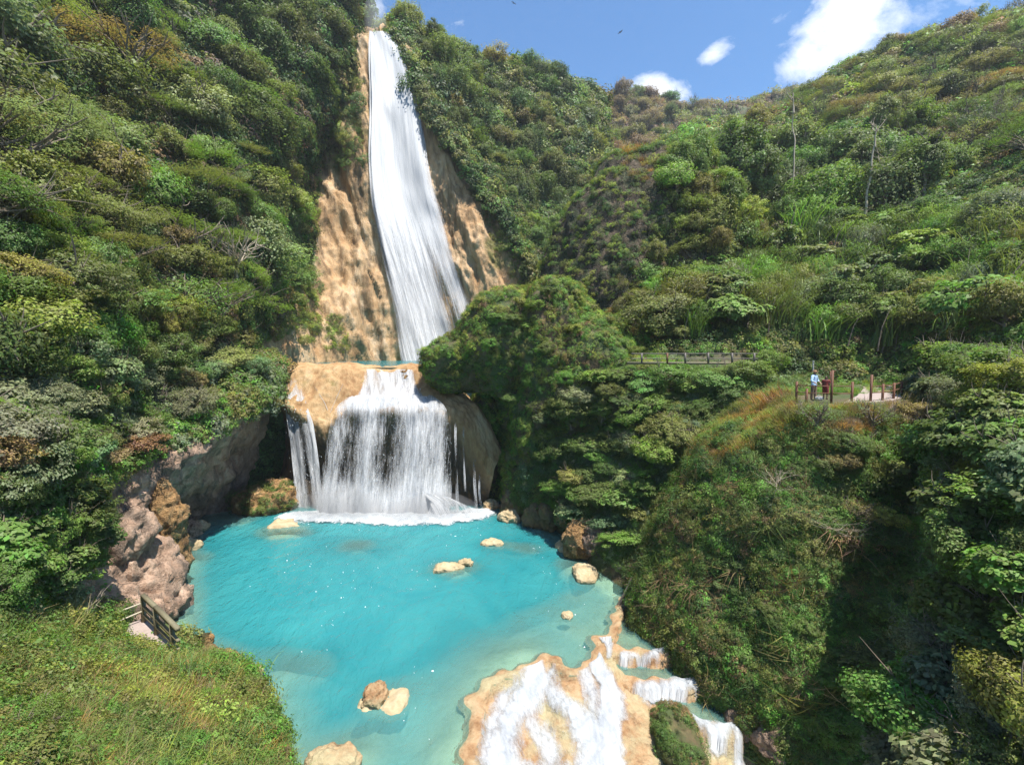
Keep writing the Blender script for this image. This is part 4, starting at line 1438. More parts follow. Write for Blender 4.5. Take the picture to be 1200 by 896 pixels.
PAL = {
    'bright green': (0.098, 0.170, 0.032), 'mid green': (0.078, 0.120, 0.031), 'dark green': (0.043, 0.074, 0.022), 'olive green': (0.122, 0.125, 0.036),
    'yellow green': (0.165, 0.188, 0.036), 'silvery green': (0.135, 0.165, 0.092), 'dry brown': (0.170, 0.115, 0.056), 'purplish brown': (0.135, 0.092, 0.068), 'orange brown': (0.23, 0.125, 0.038),
    'blue green': (0.045, 0.10, 0.045),
}
KNAME = {'broad': ('leafy_tree', 'leafy round-crowned tree', 'tree'), 'tall': ('tall_tree', 'tall narrow tree', 'tree'), 'shrub': ('shrub', 'low spreading shrub', 'shrub'), 'feather': ('feathery_tree', 'airy flat-topped tree', 'tree'),
         'vine': ('vine_covered_tree', 'tree hung with vines', 'tree'), 'bigleaf': ('large_leaved_shrub', 'shrub with large leaves', 'shrub'), 'reed': ('giant_reed', 'clump of arching giant reed', 'reed clump'),
         'dry': ('dry_shrub', 'dry twiggy shrub', 'shrub'), 'near': ('leafy_shrub', 'dense small-leaved shrub', 'shrub'), 'nearbig': ('broad_leaved_shrub', 'dense broad-leaved shrub', 'shrub')}
PLANTS = []


def plant(kind, p, size, colour, zone, spin=None, label=None, group=None, tilt=0.0, squash=1.0, jit=0.14, lean_dir=None):
    nm, ph, cat = KNAME[kind]
    vs = KIND[kind]
    cm, tm = vs[random.randrange(len(vs))]
    e = thing(nm, label, cat, tuple(p))
    e.rotation_euler = (random.gauss(0, 0.14), random.gauss(0, 0.14) + tilt, random.uniform(0, 6.28) if spin is None else spin)
    e.scale = (size * random.uniform(0.78, 1.28), size * random.uniform(0.78, 1.28), size * squash)
    c = [x * 1.65 * 0.72 + y_ * 1.65 * 0.28 for x, y_ in zip(PAL[colour], PAL['olive green'])]
    f = math.exp(random.gauss(0, jit))
    col = [min(1, x * f * math.exp(random.gauss(0, 0.08))) for x in c]
    for nme, me in (('crown', cm), ('trunk', tm)):
        o = bpy.data.objects.new(nme, me)
        COL.objects.link(o)
        o.parent = e
        o.color = (*col, 1)
    PLANTS.append((e, kind, colour, zone, label is not None))
    return e


def fill(zone, poly, kinds, colours, size, space, n, names=None, seed=1, sink=0.15, spin=None, maxd=None, squash=(0.8, 1.15), tilt=0.0):
    """plants over a part of the land: spots found in the view, kept apart by a distance that follows their size"""
    r = random.Random(seed)
    xs_ = [q[0] for q in poly]
    ys_ = [q[1] for q in poly]
    done = []
    kl, kw = zip(*kinds)
    cl, cw = zip(*colours)
    for _ in range(n * 30):
        if len(done) >= n:
            break
        x, y = r.uniform(min(xs_), max(xs_)), r.uniform(min(ys_), max(ys_))
        if not inpoly(np.array([x]), np.array([y]), poly)[0]:
            continue
        h = hit(x, y, names)
        if h is None:
            continue
        p, nrm, dist, k = h
        if (742 < x < 885 and 404 < y < 441) or (1036 < x < 1090 and 424 < y < 470) or (925 < x < 1040 and 428 < y < 474):
            continue        # keep the footbridge and the terrace clear
        s = r.uniform(*size)
        rp = 0.9 * s * F / max(dist, 1)
        if x + rp < 4 or x - rp > 1196 or y - 1.5 * rp > 890 or y + rp < -1.0 * rp:
            continue
        if any((p[0] - d[0])**2 + (p[1] - d[1])**2 + (p[2] - d[2])**2 < (space * (s + d[3]) / 2) ** 2 for d in done):
            continue
        done.append((p[0], p[1], p[2], s))
        plant(r.choices(kl, kw)[0], (p[0], p[1], p[2] - sink * s), s, r.choices(cl, cw)[0], zone, spin=spin, squash=r.uniform(*squash), tilt=tilt)
    return len(done)


# ------------------------------------------------------------------ ground cover (nobody could count it)
PROTO = {}


def proto_col(name, meshes):
    c = bpy.data.collections.new(name)       # not linked to the scene: only copied onto the points
    for i, me in enumerate(meshes):
        me.materials.append(M['cover'])
        o = bpy.data.objects.new('%s_clump' % name, me)
        c.objects.link(o)
    PROTO[name] = (c, len(meshes))


def half(seed, clusters, per, leaf, cr, **kw):
    return leaf_mesh('leafy_clump', *crown_arr(seed, (0.5, 0.5, 0.42), clusters, per, leaf, cr, bottom=-0.1, **kw))


proto_col('leafy', [half(500 + i, 16, 26, 0.085, 0.17, up=0.8) for i in range(5)])
proto_col('fine', [half(520 + i, 22, 34, 0.05, 0.15, up=0.8) for i in range(5)])
proto_col('grass', [leaf_mesh('grass_tuft', *blades_arr(540 + i, 110, 0.75, 0.016, 0.3, 0.8, segs=3, base=0.22)) for i in range(5)])
proto_col('reedy', [leaf_mesh('reed_tuft', *blades_arr(560 + i, 60, 1.0, 0.045, 0.35, 0.9, lean=(0.3, -0.1), segs=4, base=0.2)) for i in range(4)])
proto_col('hanging', [leaf_mesh('hanging_tuft', *blades_arr(580 + i, 70, 0.8, 0.03, 0.6, 1.7, segs=4, base=0.2)) for i in range(4)])


def gn_group(pname):
    col, n = PROTO[pname]
    ng = bpy.data.node_groups.new('scatter_%s' % pname, 'GeometryNodeTree')
    ng.interface.new_socket('Geometry', in_out='INPUT', socket_type='NodeSocketGeometry')
    ng.interface.new_socket('Geometry', in_out='OUTPUT', socket_type='NodeSocketGeometry')
    N = ng.nodes
    gi, go = N.new('NodeGroupInput'), N.new('NodeGroupOutput')
    ci = N.new('GeometryNodeCollectionInfo')
    ci.inputs['Collection'].default_value = col
    ci.inputs['Separate Children'].default_value = True
    ci.inputs['Reset Children'].default_value = True
    io = N.new('GeometryNodeInstanceOnPoints')
    io.inputs['Pick Instance'].default_value = True

    def attr(nm, ty):
        a = N.new('GeometryNodeInputNamedAttribute')
        a.data_type = ty
        a.inputs['Name'].default_value = nm
        return a.outputs['Attribute']
    L = ng.links.new
    L(gi.outputs[0], io.inputs['Points'])
    L(ci.outputs[0], io.inputs['Instance'])
    L(attr('pick', 'INT'), io.inputs['Instance Index'])
    L(attr('rot', 'FLOAT_VECTOR'), io.inputs['Rotation'])
    L(attr('scl', 'FLOAT'), io.inputs['Scale'])
    L(io.outputs[0], go.inputs[0])
    return ng


GN = {k: gn_group(k) for k in PROTO}


def euler_from(nrm, spin):
    """XYZ euler angles whose z axis is nrm"""
    z = norm(nrm)
    x0 = np.stack([np.cos(spin), np.sin(spin), 0 * spin], 1)
    y = norm(np.cross(z, x0))
    x = np.cross(y, z)
    # R = [x y z] columns ; R = Rz Ry Rx
    ry = np.arcsin(np.clip(-x[:, 2], -1, 1))
    rx = np.arctan2(y[:, 2], z[:, 2])
    rz = np.arctan2(x[:, 1], x[:, 0])
    return np.stack([rx, ry, rz], 1)


def sample(surf, n, seed):
    v, f, o = SURF[surf]
    r = np.random.default_rng(seed)
    f = np.asarray(f)
    t = np.concatenate([f[:, [0, 1, 2]], f[:, [0, 2, 3]]]) if f.shape[1] == 4 else f
    a, b, c = v[t[:, 0]], v[t[:, 1]], v[t[:, 2]]
    cr = np.cross(b - a, c - a)
    ar = np.linalg.norm(cr, axis=1)
    cen = (a + b + c) / 3
    px, py, w = to_px(cen)
    wide = surf in ('bank', 'hill_near', 'hill_ledge')
    ok = (w > 1.5) & (px > (-620 if wide else -160)) & (px < (1800 if wide else 1360)) & (py > -120) & (py < 1100)
    n = int(n * 1.45) if wide else n
    wt = np.where(ok, ar / np.maximum(np.linalg.norm(cen - CAM, axis=1), 4) ** 1.6, 0)
    i = r.choice(len(t), n, p=wt / wt.sum())
    u, w2 = r.random(n), r.random(n)
    fl = u + w2 > 1
    u, w2 = np.where(fl, 1 - u, u), np.where(fl, 1 - w2, w2)
    p = a[i] + (b[i] - a[i]) * u[:, None] + (c[i] - a[i]) * w2[:, None]
    nr = norm(cr[i])
    s = np.sign(np.sum(nr * (CAM - p), axis=1))[:, None]
    return p, nr * np.where(np.abs(nr[:, 2:3]) > 0.25, np.sign(nr[:, 2:3]), s)


def cover(name, label, surf, n, proto, k, cols, seed, keep=None, tilt=0.6, smin=0.2, smax=6, nscale=0.15, cat='ground cover'):
    """ground cover over one landform; k: clump size per metre of distance; cols: list of colours laid in patches"""
    p, nr = sample(surf, n, seed)
    r = np.random.default_rng(seed + 1)
    px, py, w = to_px(p)
    if keep is not None:
        m = keep(px, py, p, nr)
        if m.dtype != bool:
            m = r.random(len(p)) < m
        p, nr, px, py, w = p[m], nr[m], px[m], py[m], w[m]
    n = len(p)
    if not n:
        return
    dist = np.linalg.norm(p - CAM, axis=1)
    scl = np.clip(dist * k, smin, smax) * np.exp(r.normal(0, 0.28, n))
    up = norm(nr * tilt + np.array([0, 0, 1 - tilt]) + rvec(r, n) * 0.18)
    rot = euler_from(up, r.uniform(0, 6.28, n))
    z = fbm(p * nscale, 3, seed) * 1.1 + r.normal(0, 0.30, n)
    idx = np.clip(((z + 1) / 2 * len(cols)).astype(int), 0, len(cols) - 1)
    c = np.array([PAL[x] if isinstance(x, str) else x for x in cols])[idx]
    c = c * 1.6 * np.exp(r.normal(0, 0.20, n))[:, None] * np.exp(r.normal(0, 0.06, (n, 3)))
    me = mesh_np(name, p, attrs={'rot': rot, 'scl': scl, 'tint': np.c_[np.clip(c, 0, 1), np.ones(n)]})
    a = me.attributes.new('pick', 'INT', 'POINT')
    a.data.foreach_set('value', r.integers(0, PROTO[proto][1], n).astype(np.int32))
    o = link(name, me)
    md = o.modifiers.new('scatter', 'NODES')
    md.node_group = GN[proto]
    tag(o, label, cat, None, 'stuff')
    return o
# ------------------------------------------------------------------ ground cover by landform
CLIFFGAP = [(330, 130), (405, 60), (430, 30), (470, 40), (500, 110), (560, 220), (620, 320), (640, 430), (300, 430), (330, 380), (375, 330), (372, 260), (345, 190)]
cover('undergrowth', 'tangled green and olive undergrowth over the steep left hillside', 'hill_left', 16000, 'leafy', 0.034, ['dark green', 'dark green', 'mid green', 'olive green', 'dark green', 'dry brown', 'purplish brown'], 1,  # mostly dark greens: shaded gaps between trees put into the leaf colour
      keep=lambda px, py, p, n: ~((px > 300) & (py > 385) & (px < 460)))
cover('undergrowth', 'leafy undergrowth over the ledge above the cave', 'hill_ledge', 5200, 'leafy', 0.034, ['mid green', 'silvery green', 'bright green', 'olive green', 'dry brown'], 2,
      keep=lambda px, py, p, n: (py < 586 - 0.42 * np.clip(px - 60, 0, 400)) | ((px < 100) & (py > 600) & (px < 60 + 0.3 * (py - 600))))
cover('undergrowth', 'dark creepers on the back wall of the cave', 'hill_cave', 900, 'leafy', 0.03, ['dark green', 'mid green'], 3)
cover('undergrowth', 'olive and green creepers over the ridge right of the tall waterfall', 'hill_ridge', 9000, 'leafy', 0.030, ['dark green', 'olive green', 'mid green', 'olive green', 'dark green', 'yellow green'], 4)
cover('undergrowth', 'dry brown scrub over the far hill at the head of the valley', 'hill_far', 6000, 'leafy', 0.024, ['purplish brown', 'dry brown', 'olive green', 'purplish brown', 'mid green'], 5)
cover('undergrowth', 'green undergrowth over the big hill on the right', 'hill_right', 15000, 'leafy', 0.030, ['mid green', 'dark green', 'olive green', 'bright green', 'yellow green', 'dry brown'], 6,
      keep=lambda px, py, p, n: ~((px > 740) & (px < 890) & (py > 413)) & ~inpoly(px, py, [(880, 190), (960, 180), (1070, 195), (1060, 265), (900, 270)]))
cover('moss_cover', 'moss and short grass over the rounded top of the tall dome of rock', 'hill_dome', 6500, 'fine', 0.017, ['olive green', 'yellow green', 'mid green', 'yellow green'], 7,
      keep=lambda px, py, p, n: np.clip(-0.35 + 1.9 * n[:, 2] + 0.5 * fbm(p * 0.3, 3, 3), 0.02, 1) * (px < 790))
cover('moss_cover', 'dry orange grass on the crest of the tall dome of rock', 'hill_dome', 900, 'grass', 0.022, ['orange brown', 'dry brown', 'yellow green'], 8,
      keep=lambda px, py, p, n: (n[:, 2] > 0.6) & (px > 728) & (px < 778) & (py < 215))
cover('undergrowth', 'hanging creepers on the right flank of the tall dome of rock', 'hill_dome', 3000, 'leafy', 0.024, ['mid green', 'olive green', 'yellow green', 'dry brown', 'dark green'], 22,
      keep=lambda px, py, p, n: (px > 775 + 25 * fbm(p * 0.15, 2, 4)))
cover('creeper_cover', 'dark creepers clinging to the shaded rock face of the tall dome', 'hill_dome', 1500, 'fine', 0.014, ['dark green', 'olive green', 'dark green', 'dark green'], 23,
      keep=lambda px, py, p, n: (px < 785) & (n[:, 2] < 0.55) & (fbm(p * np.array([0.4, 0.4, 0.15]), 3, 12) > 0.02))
cover('creeper_cover', 'leafy creepers on the round knoll beside the lower waterfall', 'hill_knoll', 4200, 'leafy', 0.019, ['bright green', 'yellow green', 'olive green', 'bright green', 'mid green', 'dry brown'], 24, nscale=0.25,
      keep=lambda px, py, p, n: fbm(p * 0.25, 3, 22) > -0.25)
cover('creeper_cover', 'small-leaved green creeper over the round knoll beside the lower waterfall', 'hill_knoll', 9500, 'fine', 0.021, ['mid green', 'olive green', 'bright green', 'yellow green', 'bright green', 'yellow green', 'dry brown'], 9, nscale=0.22)
cover('creeper_cover', 'small-leaved bushes packed over the slope right of the pool', 'hill_slope', 7500, 'fine', 0.026, ['mid green', 'silvery green', 'mid green', 'olive green', 'bright green'], 10, nscale=0.3,
      keep=lambda px, py, p, n: p[:, 2] > 0.9)
cover('creeper_cover', 'dark creepers and moss hanging over the mound below the viewing terrace', 'hill_mound', 14000, 'fine', 0.030, ['dark green', 'mid green', 'bright green', 'olive green', 'mid green', 'dry brown'], 11, nscale=0.3,
      keep=lambda px, py, p, n: (py > 500) & (np.clip(0.75 + 0.9 * fbm(p * 0.35, 3, 8), 0, 1) > 0.45))
cover('dry_grass', 'dry golden grass on the shoulder of the mound below the viewing terrace', 'hill_mound', 5200, 'grass', 0.021, ['yellow green', 'olive green', 'orange brown', 'dry brown', 'yellow green', 'olive green'], 12, nscale=0.35,
      keep=lambda px, py, p, n: (py > 462) & (py < 528 + 0.1 * (900 - px)) & (p[:, 1] < 33) & ~((px > 925) & (py < 477)))
cover('hanging_grass', 'hanging tufts of brown grass on the face of the mound below the viewing terrace', 'hill_mound', 700, 'hanging', 0.035, ['olive green', 'mid green', 'dry brown', 'dark green'], 13, tilt=0.95,
      keep=lambda px, py, p, n: (py > 540))
cover('undergrowth', 'broad-leaved undergrowth over the near slope on the right', 'hill_near', 5200, 'leafy', 0.034, ['mid green', 'bright green', 'olive green', 'dark green', 'silvery green'], 14)
cover('bank_grass', 'long green and straw-coloured grass over the near bank', 'bank', 4600, 'grass', 0.036, ['olive green', 'mid green', 'yellow green', 'dry brown', 'bright green', 'olive green'], 15, smin=0.2, nscale=0.6,
      keep=lambda px, py, p, n: (p[:, 2] > 0.8) & ~((px < 52) & (px > -70) & (py > 836)) & ~((px > 78 + 0.35 * (760 - py)) & (px < 225) & (py > 700) & (py < 785)))
cover('bank_weeds', 'leafy green weeds among the grass of the near bank', 'bank', 9500, 'fine', 0.05, ['bright green', 'mid green', 'olive green', 'yellow green'], 16, smin=0.2, nscale=0.5,
      keep=lambda px, py, p, n: (p[:, 2] > 0.8) & (fbm(p * 0.55, 3, 4) > -0.22) & ~((px > 128) & (px < 205) & (py > 715) & (py < 765)))
cover('cliff_creeper', 'olive moss and creepers on the edges of the tan cliff', 'cliff_face', 5200, 'fine', 0.020, ['olive green', 'yellow green', 'mid green', 'olive green'], 17,
      keep=lambda px, py, p, n: ((px > 470 + 0.50 * (py - 60) + 14 * fbm(p * 0.2, 3, 2)) & (py < 330) & (fbm(p * 0.16, 3, 5) > -0.15)) | ((px < 425) & (py < 190 + 20 * fbm(p * .2, 2, 2)) & (px < 410 + 0.1 * py)) | ((px < 372 + 18 * fbm(p * 0.2, 3, 7)) & (py < 400)) | ((px > 380) & (px < 404) & (py > 370) & (py < 410)))
cover('lawn', 'short bright grass around the viewing terrace', 'hill_mound', 2600, 'grass', 0.014, ['yellow green', 'bright green', 'yellow green'], 18,
      keep=lambda px, py, p, n: (p[:, 1] > 29.5) & (py < 470))

# ------------------------------------------------------------------ trees and shrubs, each one a thing
fill('left_top', [(-80, -60), (250, -60), (260, 60), (200, 150), (120, 200), (-80, 180)], [('broad', 3), ('feather', 3), ('dry', 2), ('shrub', 1)], [('mid green', 3), ('olive green', 3), ('dark green', 2), ('dry brown', 1), ('silvery green', 1)], (1.6, 5.6), 0.9, 46, seed=1)
fill('left_crest', [(250, -40), (405, -30), (410, 30), (395, 90), (370, 150), (330, 190), (250, 130)], [('broad', 3), ('vine', 3), ('shrub', 2)], [('dark green', 4), ('mid green', 2), ('olive green', 2)], (2.6, 4.8), 0.95, 40, seed=2)
fill('left_middle', [(-80, 180), (120, 200), (210, 150), (330, 190), (360, 300), (350, 400), (230, 390), (120, 330), (-80, 300)], [('broad', 4), ('feather', 4), ('shrub', 2), ('dry', 1)], [('mid green', 3), ('olive green', 5), ('bright green', 2), ('silvery green', 1), ('dry brown', 1)], (1.4, 4.6), 0.9, 64, seed=3)
fill('left_low', [(-80, 290), (120, 330), (240, 380), (290, 420), (200, 440), (100, 455), (-80, 500)], [('near', 3), ('vine', 2), ('shrub', 2), ('broad', 2)], [('mid green', 4), ('olive green', 3), ('yellow green', 1), ('bright green', 1)], (1.5, 2.8), 0.9, 44, seed=4)
fill('left_ledge', [(-80, 470), (80, 440), (180, 440), (290, 430), (318, 436), (258, 472), (180, 526), (80, 560), (-80, 570)], [('near', 3), ('shrub', 3), ('dry', 1), ('nearbig', 1)], [('silvery green', 5), ('mid green', 3), ('bright green', 1), ('dry brown', 1)], (1.0, 2.2), 0.8, 52, seed=5)
fill('left_foot', [(-80, 590), (70, 590), (120, 620), (95, 690), (60, 720), (-80, 720)], [('nearbig', 3), ('near', 2), ('bigleaf', 2)], [('bright green', 2), ('mid green', 4), ('dark green', 1)], (0.8, 1.5), 0.8, 26, seed=6)
fill('ridge', [(474, 30), (500, 34), (545, 60), (595, 84), (650, 100), (690, 130), (700, 220), (690, 320), (650, 340), (618, 285), (556, 190), (510, 110), (480, 62)], [('broad', 4), ('vine', 4), ('tall', 1), ('shrub', 2)], [('dark green', 4), ('mid green', 4), ('olive green', 3), ('yellow green', 1)], (1.8, 3.6), 0.85, 135, seed=7, names=['hill_ridge', 'hill_far'])
fill('far', [(600, 84), (700, 108), (830, 128), (850, 200), (740, 230), (690, 200)], [('broad', 4), ('dry', 3)], [('purplish brown', 5), ('dry brown', 2), ('olive green', 2), ('mid green', 2)], (3.5, 6.0), 1.0, 70, seed=8, names=['hill_far'])
fill('forest', [(780, 200), (850, 180), (930, 180), (1040, 185), (1110, 205), (1090, 270), (960, 280), (830, 280), (780, 260)], [('tall', 2), ('broad', 6), ('vine', 4)], [('mid green', 4), ('dark green', 3), ('olive green', 2)], (2.6, 4.6), 0.85, 48, seed=9, names=['hill_right'])
fill('right_top', [(840, 128), (930, 108), (1060, 50), (1200, 12), (1290, -20), (1290, 200), (1120, 190), (1040, 165), (930, 150), (850, 145)], [('broad', 4), ('feather', 2), ('dry', 3), ('shrub', 1)], [('olive green', 5), ('dry brown', 3), ('mid green', 2), ('yellow green', 2), ('dark green', 1)], (1.7, 3.6), 0.9, 150, seed=10, names=['hill_right'])
fill('reed_slope', [(740, 270), (830, 275), (960, 275), (1090, 265), (1190, 250), (1290, 240), (1290, 400), (1180, 410), (1080, 405), (960, 402), (860, 400), (750, 395)], [('reed', 5), ('broad', 2), ('bigleaf', 2)], [('mid green', 3), ('bright green', 4), ('silvery green', 2), ('olive green', 2)], (1.7, 3.0), 0.8, 110, seed=11, names=['hill_right'], spin=0.0)
fill('dome_foot', [(720, 330), (790, 300), (800, 400), (730, 400)], [('broad', 2), ('shrub', 2), ('dry', 1)], [('olive green', 2), ('yellow green', 2), ('orange brown', 1)], (1.3, 2.2), 0.8, 12, seed=12)
fill('slope', [(640, 490), (720, 440), (830, 425), (905, 436), (840, 482), (790, 540), (745, 620), (720, 650), (640, 585)], [('near', 4), ('shrub', 3), ('nearbig', 1)], [('mid green', 5), ('silvery green', 2), ('bright green', 2), ('olive green', 1)], (1.2, 2.3), 0.75, 60, seed=13, names=['hill_slope', 'hill_knoll', 'hill_right'], squash=(0.6, 0.9))
fill('near_right', [(1080, 440), (1200, 420), (1280, 420), (1280, 960), (1080, 960), (1060, 800), (1110, 690), (1120, 560)], [('near', 4), ('nearbig', 4), ('shrub', 1)], [('mid green', 4), ('bright green', 3), ('yellow green', 2), ('silvery green', 2)], (0.9, 1.9), 0.75, 70, seed=14, names=['hill_near', 'hill_mound'])
fill('mound_front', [(960, 500), (1060, 480), (1110, 520), (1100, 640), (1000, 620), (950, 560)], [('near', 3), ('nearbig', 2), ('dry', 2)], [('mid green', 3), ('olive green', 3), ('bright green', 1), ('dry brown', 1)], (0.6, 1.2), 0.8, 26, seed=15, names=['hill_mound'])
fill('mound_low', [(860, 560), (1000, 640), (1090, 700), (1060, 890), (930, 880), (850, 790), (800, 680)], [('near', 3), ('nearbig', 2)], [('dark green', 2), ('mid green', 3), ('olive green', 1)], (0.4, 0.85), 0.9, 18, seed=16, names=['hill_mound'], squash=(0.5, 0.8))
fill('bank', [(-60, 720), (60, 730), (180, 780), (280, 830), (300, 870), (-60, 960)], [('near', 2), ('dry', 1)], [('bright green', 3), ('mid green', 2), ('dry brown', 1)], (0.25, 0.55), 1.2, 22, seed=17, names=['bank'])

cover('dry_grass', 'golden grass along the left edge of the shaded mound', 'hill_mound', 2600, 'grass', 0.02, ['yellow green', 'olive green', 'orange brown', 'yellow green'], 19, nscale=0.3,
      keep=lambda px, py, p, n: inpoly(px, py, [(930, 466), (835, 500), (782, 575), (740, 680), (752, 712), (796, 640), (830, 560), (880, 520), (950, 500)]))
cover('creeper_cover', 'leafy creepers on the face of the shaded mound', 'hill_mound', 5200, 'leafy', 0.024, ['mid green', 'dark green', 'bright green', 'olive green'], 20, nscale=0.25,
      keep=lambda px, py, p, n: (py > 545) & (fbm(p * 0.3, 3, 18) > -0.1))
cover('weeds', 'olive weeds along the right edge of the tan cliff', 'cliff_face', 1500, 'leafy', 0.014, ['olive green', 'yellow green', 'mid green'], 21,
      keep=lambda px, py, p, n: (px > 505 + 0.46 * (py - 110)) & (fbm(p * 0.22, 3, 6) > 0.05))

fill('dome_top', [(782, 185), (820, 175), (880, 185), (890, 230), (860, 300), (800, 300), (780, 240)], [('broad', 3), ('vine', 4), ('shrub', 2), ('tall', 1)], [('mid green', 4), ('bright green', 2), ('yellow green', 2), ('olive green', 3)], (1.5, 2.8), 0.8, 26, seed=18, names=['hill_dome'])

cover('dry_grass', 'dry straw-brown grass on the lower part of the near bank', 'bank', 2600, 'grass', 0.036, ['dry brown', 'orange brown', 'yellow green', 'dry brown', 'olive green'], 25, smin=0.2, nscale=0.7,
      keep=lambda px, py, p, n: (p[:, 2] > 0.8) & (py > 790 + 30 * fbm(p * 0.6, 2, 3)) & (px > 52) & (fbm(p * 0.6, 3, 14) > -0.15))

fill('left_top', [(-20, 20), (330, 0), (340, 120), (200, 200), (-20, 190)], [('broad', 3), ('vine', 2), ('tall', 1)], [('mid green', 3), ('dark green', 2), ('silvery green', 1), ('olive green', 1)], (3.6, 5.4), 1.5, 9, seed=31)
fill('left_middle', [(-20, 190), (200, 200), (310, 230), (300, 330), (120, 320), (-20, 290)], [('broad', 3), ('vine', 2), ('feather', 2)], [('mid green', 3), ('silvery green', 2), ('olive green', 2), ('bright green', 1)], (2.8, 4.2), 1.4, 10, seed=32)

fill('knoll', [(590, 350), (640, 338), (700, 370), (755, 410), (750, 470), (690, 490), (640, 520), (600, 470), (540, 440)], [('near', 3), ('shrub', 3), ('dry', 1)], [('mid green', 3), ('bright green', 3), ('olive green', 2), ('yellow green', 1)], (0.6, 1.25), 1.0, 26, seed=33, names=['hill_knoll'], squash=(0.6, 1.0))
fill('near_right', [(1020, 640), (1110, 600), (1130, 760), (1080, 880), (960, 890), (1000, 760)], [('near', 3), ('nearbig', 3)], [('mid green', 3), ('bright green', 3), ('silvery green', 1)], (0.7, 1.3), 0.9, 22, seed=34, names=['hill_near', 'hill_mound'])
# ------------------------------------------------------------------ rocks


def boulder(px, py, Y, r, mat, label, amps=None, seed=0, name='boulder', spin=0.0, up=0.0, sub=4, z=None, group=None, cat='boulder', moss=None):
    c = PZ(px, py, z) if z is not None else P(px, py, Y)
    mr_ = (r[0] * r[1]) ** 0.5
    amps = amps or [(0.42 * mr_, 0.8 / mr_, 'f'), (0.30 * min(r), 1.2 / mr_, 'r'), (0.20 * min(r), 2.4 / mr_, 'r'), (0.09 * min(r), 5.5 / mr_, 'r')]
    sub = max(sub, 5)
    amps = [(a, f, ty) for a, f, ty in amps]
    o = blob(name, [((c[0], c[1], c[2] + up), r, spin)], mat, amps, label, cat, None, sub, seed, boxy=0.78)
    if moss:
        cover('moss_cover', moss[1], name, moss[0], 'fine', 0.017, ['olive green', 'mid green', 'dry brown'], seed, keep=lambda px, py, p, n: np.clip(n[:, 2] + 0.55, 0, 1) * (fbm(p * 1.2, 2, seed) > -0.2))
    del SURF[name]
    # origin at the base of the rock
    v = np.array([x.co[:] for x in o.data.vertices])
    base = np.array([c[0], c[1], v[:, 2].min()])
    o.data.transform(Matrix.Translation(-Vector(base)))
    o.location = base
    if group:
        o['group'] = group
    return o


# left shore
boulder(148, 672, 26.6, (2.5, 2.6, 1.9), M['pinkrock'], 'large bare pink rock hump on the left shore behind the wooden railing', seed=2, sub=5)
boulder(185, 715, 26.3, (1.3, 1.6, 1.5), M['pinkrock'], 'pink rock at the waterline just beyond the wooden railing', seed=3, sub=5)
boulder(120, 628, 25.5, (1.9, 1.6, 1.3), M['pinkrock'], 'rounded pink rock under the leafy ledge, topmost on the left shore', seed=4, sub=5)
boulder(196, 752, 25.2, (0.5, 0.9, 0.7), M['pinkrock'], 'small pink rock at the foot of the wooden railing posts', seed=5)
boulder(190, 634, 29.5, (1.25, 1.15, 3.9), M['orange'], 'tall ribbed orange-brown rock column at the left mouth of the cave', [(0.5, 0.5, 'f'), (0.42, 0.9, 's'), (0.2, 2.4, 'r'), (0.06, 5, 'f')], 6, 'rock_column', sub=6, cat='rock column')
boulder(208, 642, 0, (1.5, 0.7, 0.55), M['palerock'], 'flat pale slab of rock lying at the waterline beside the ribbed rock column', seed=7, z=0.25, spin=0.5)
boulder(217, 624, 0, (1.0, 0.8, 0.75), M['pinkrock'], 'grey-pink rock in the shade of the cave mouth', seed=8, z=0.3)
boulder(232, 618, 0, (0.9, 0.6, 0.45), M['palerock'], 'small pale rock at the waterline inside the cave mouth', seed=9, z=0.1)
boulder(320, 592, 45.2, (2.8, 1.8, 2.0), M['orange'], moss=(350, 'moss on the orange rock at the left foot of the lower waterfall'), label='mossy orange rock at the left foot of the lower waterfall', seed=10, sub=5)
boulder(288, 604, 45.0, (2.0, 1.2, 0.9), M['orange'], 'low orange rock at the cave edge left of the lower waterfall', seed=11, sub=5)
boulder(335, 618, 0, (2.2, 0.9, 0.40), M['palerock'], 'flat pale rock just awash at the left foot of the lower waterfall', seed=12, z=-0.28)
# right shore, below the bushes
boulder(597, 608, 0, (0.85, 0.6, 0.6), M['palerock'], 'small pale orange rock in the water right of the lower waterfall', seed=13, z=0.12)
boulder(575, 596, 45.0, (0.7, 0.7, 0.9), M['traver'], 'small tan rock at the right foot of the lower waterfall', seed=14)
boulder(612, 586, 43.2, (1.7, 1.3, 1.5), M['wetrock'], 'dark rock in the shade at the foot of the knoll', seed=15, sub=5)
boulder(630, 602, 40.6, (1.1, 0.9, 1.0), M['wetrock'], 'dark mossy rock between the knoll and the grey pointed rock', seed=16)
boulder(647, 602, 39.6, (1.0, 0.9, 1.1), M['wetrock'], 'grey pointed rock on the shaded right shore under the bushes', seed=17)
boulder(668, 608, 37.4, (1.0, 0.8, 0.65), M['orange'], 'rounded brown rock in the shade under the bushes on the right shore', seed=18)
boulder(681, 630, 34.4, (1.15, 1.1, 1.3), M['orange'], 'upright brown rock standing on a pale ring of stone at the right shore', seed=19, sub=5)
boulder(674, 641, 0, (1.6, 1.0, 0.4), M['palerock'], 'pale ring of stone at the waterline below the upright brown rock', seed=20, z=0.0)
boulder(697, 632, 33.6, (0.8, 0.8, 1.0), M['pinkrock'], 'reddish rock right behind the upright brown rock', seed=21)
boulder(684, 672, 0, (0.8, 1.3, 0.36), M['palerock'], 'pale rounded rock edge in front of the low green bush at the shore', seed=22, z=0.05)
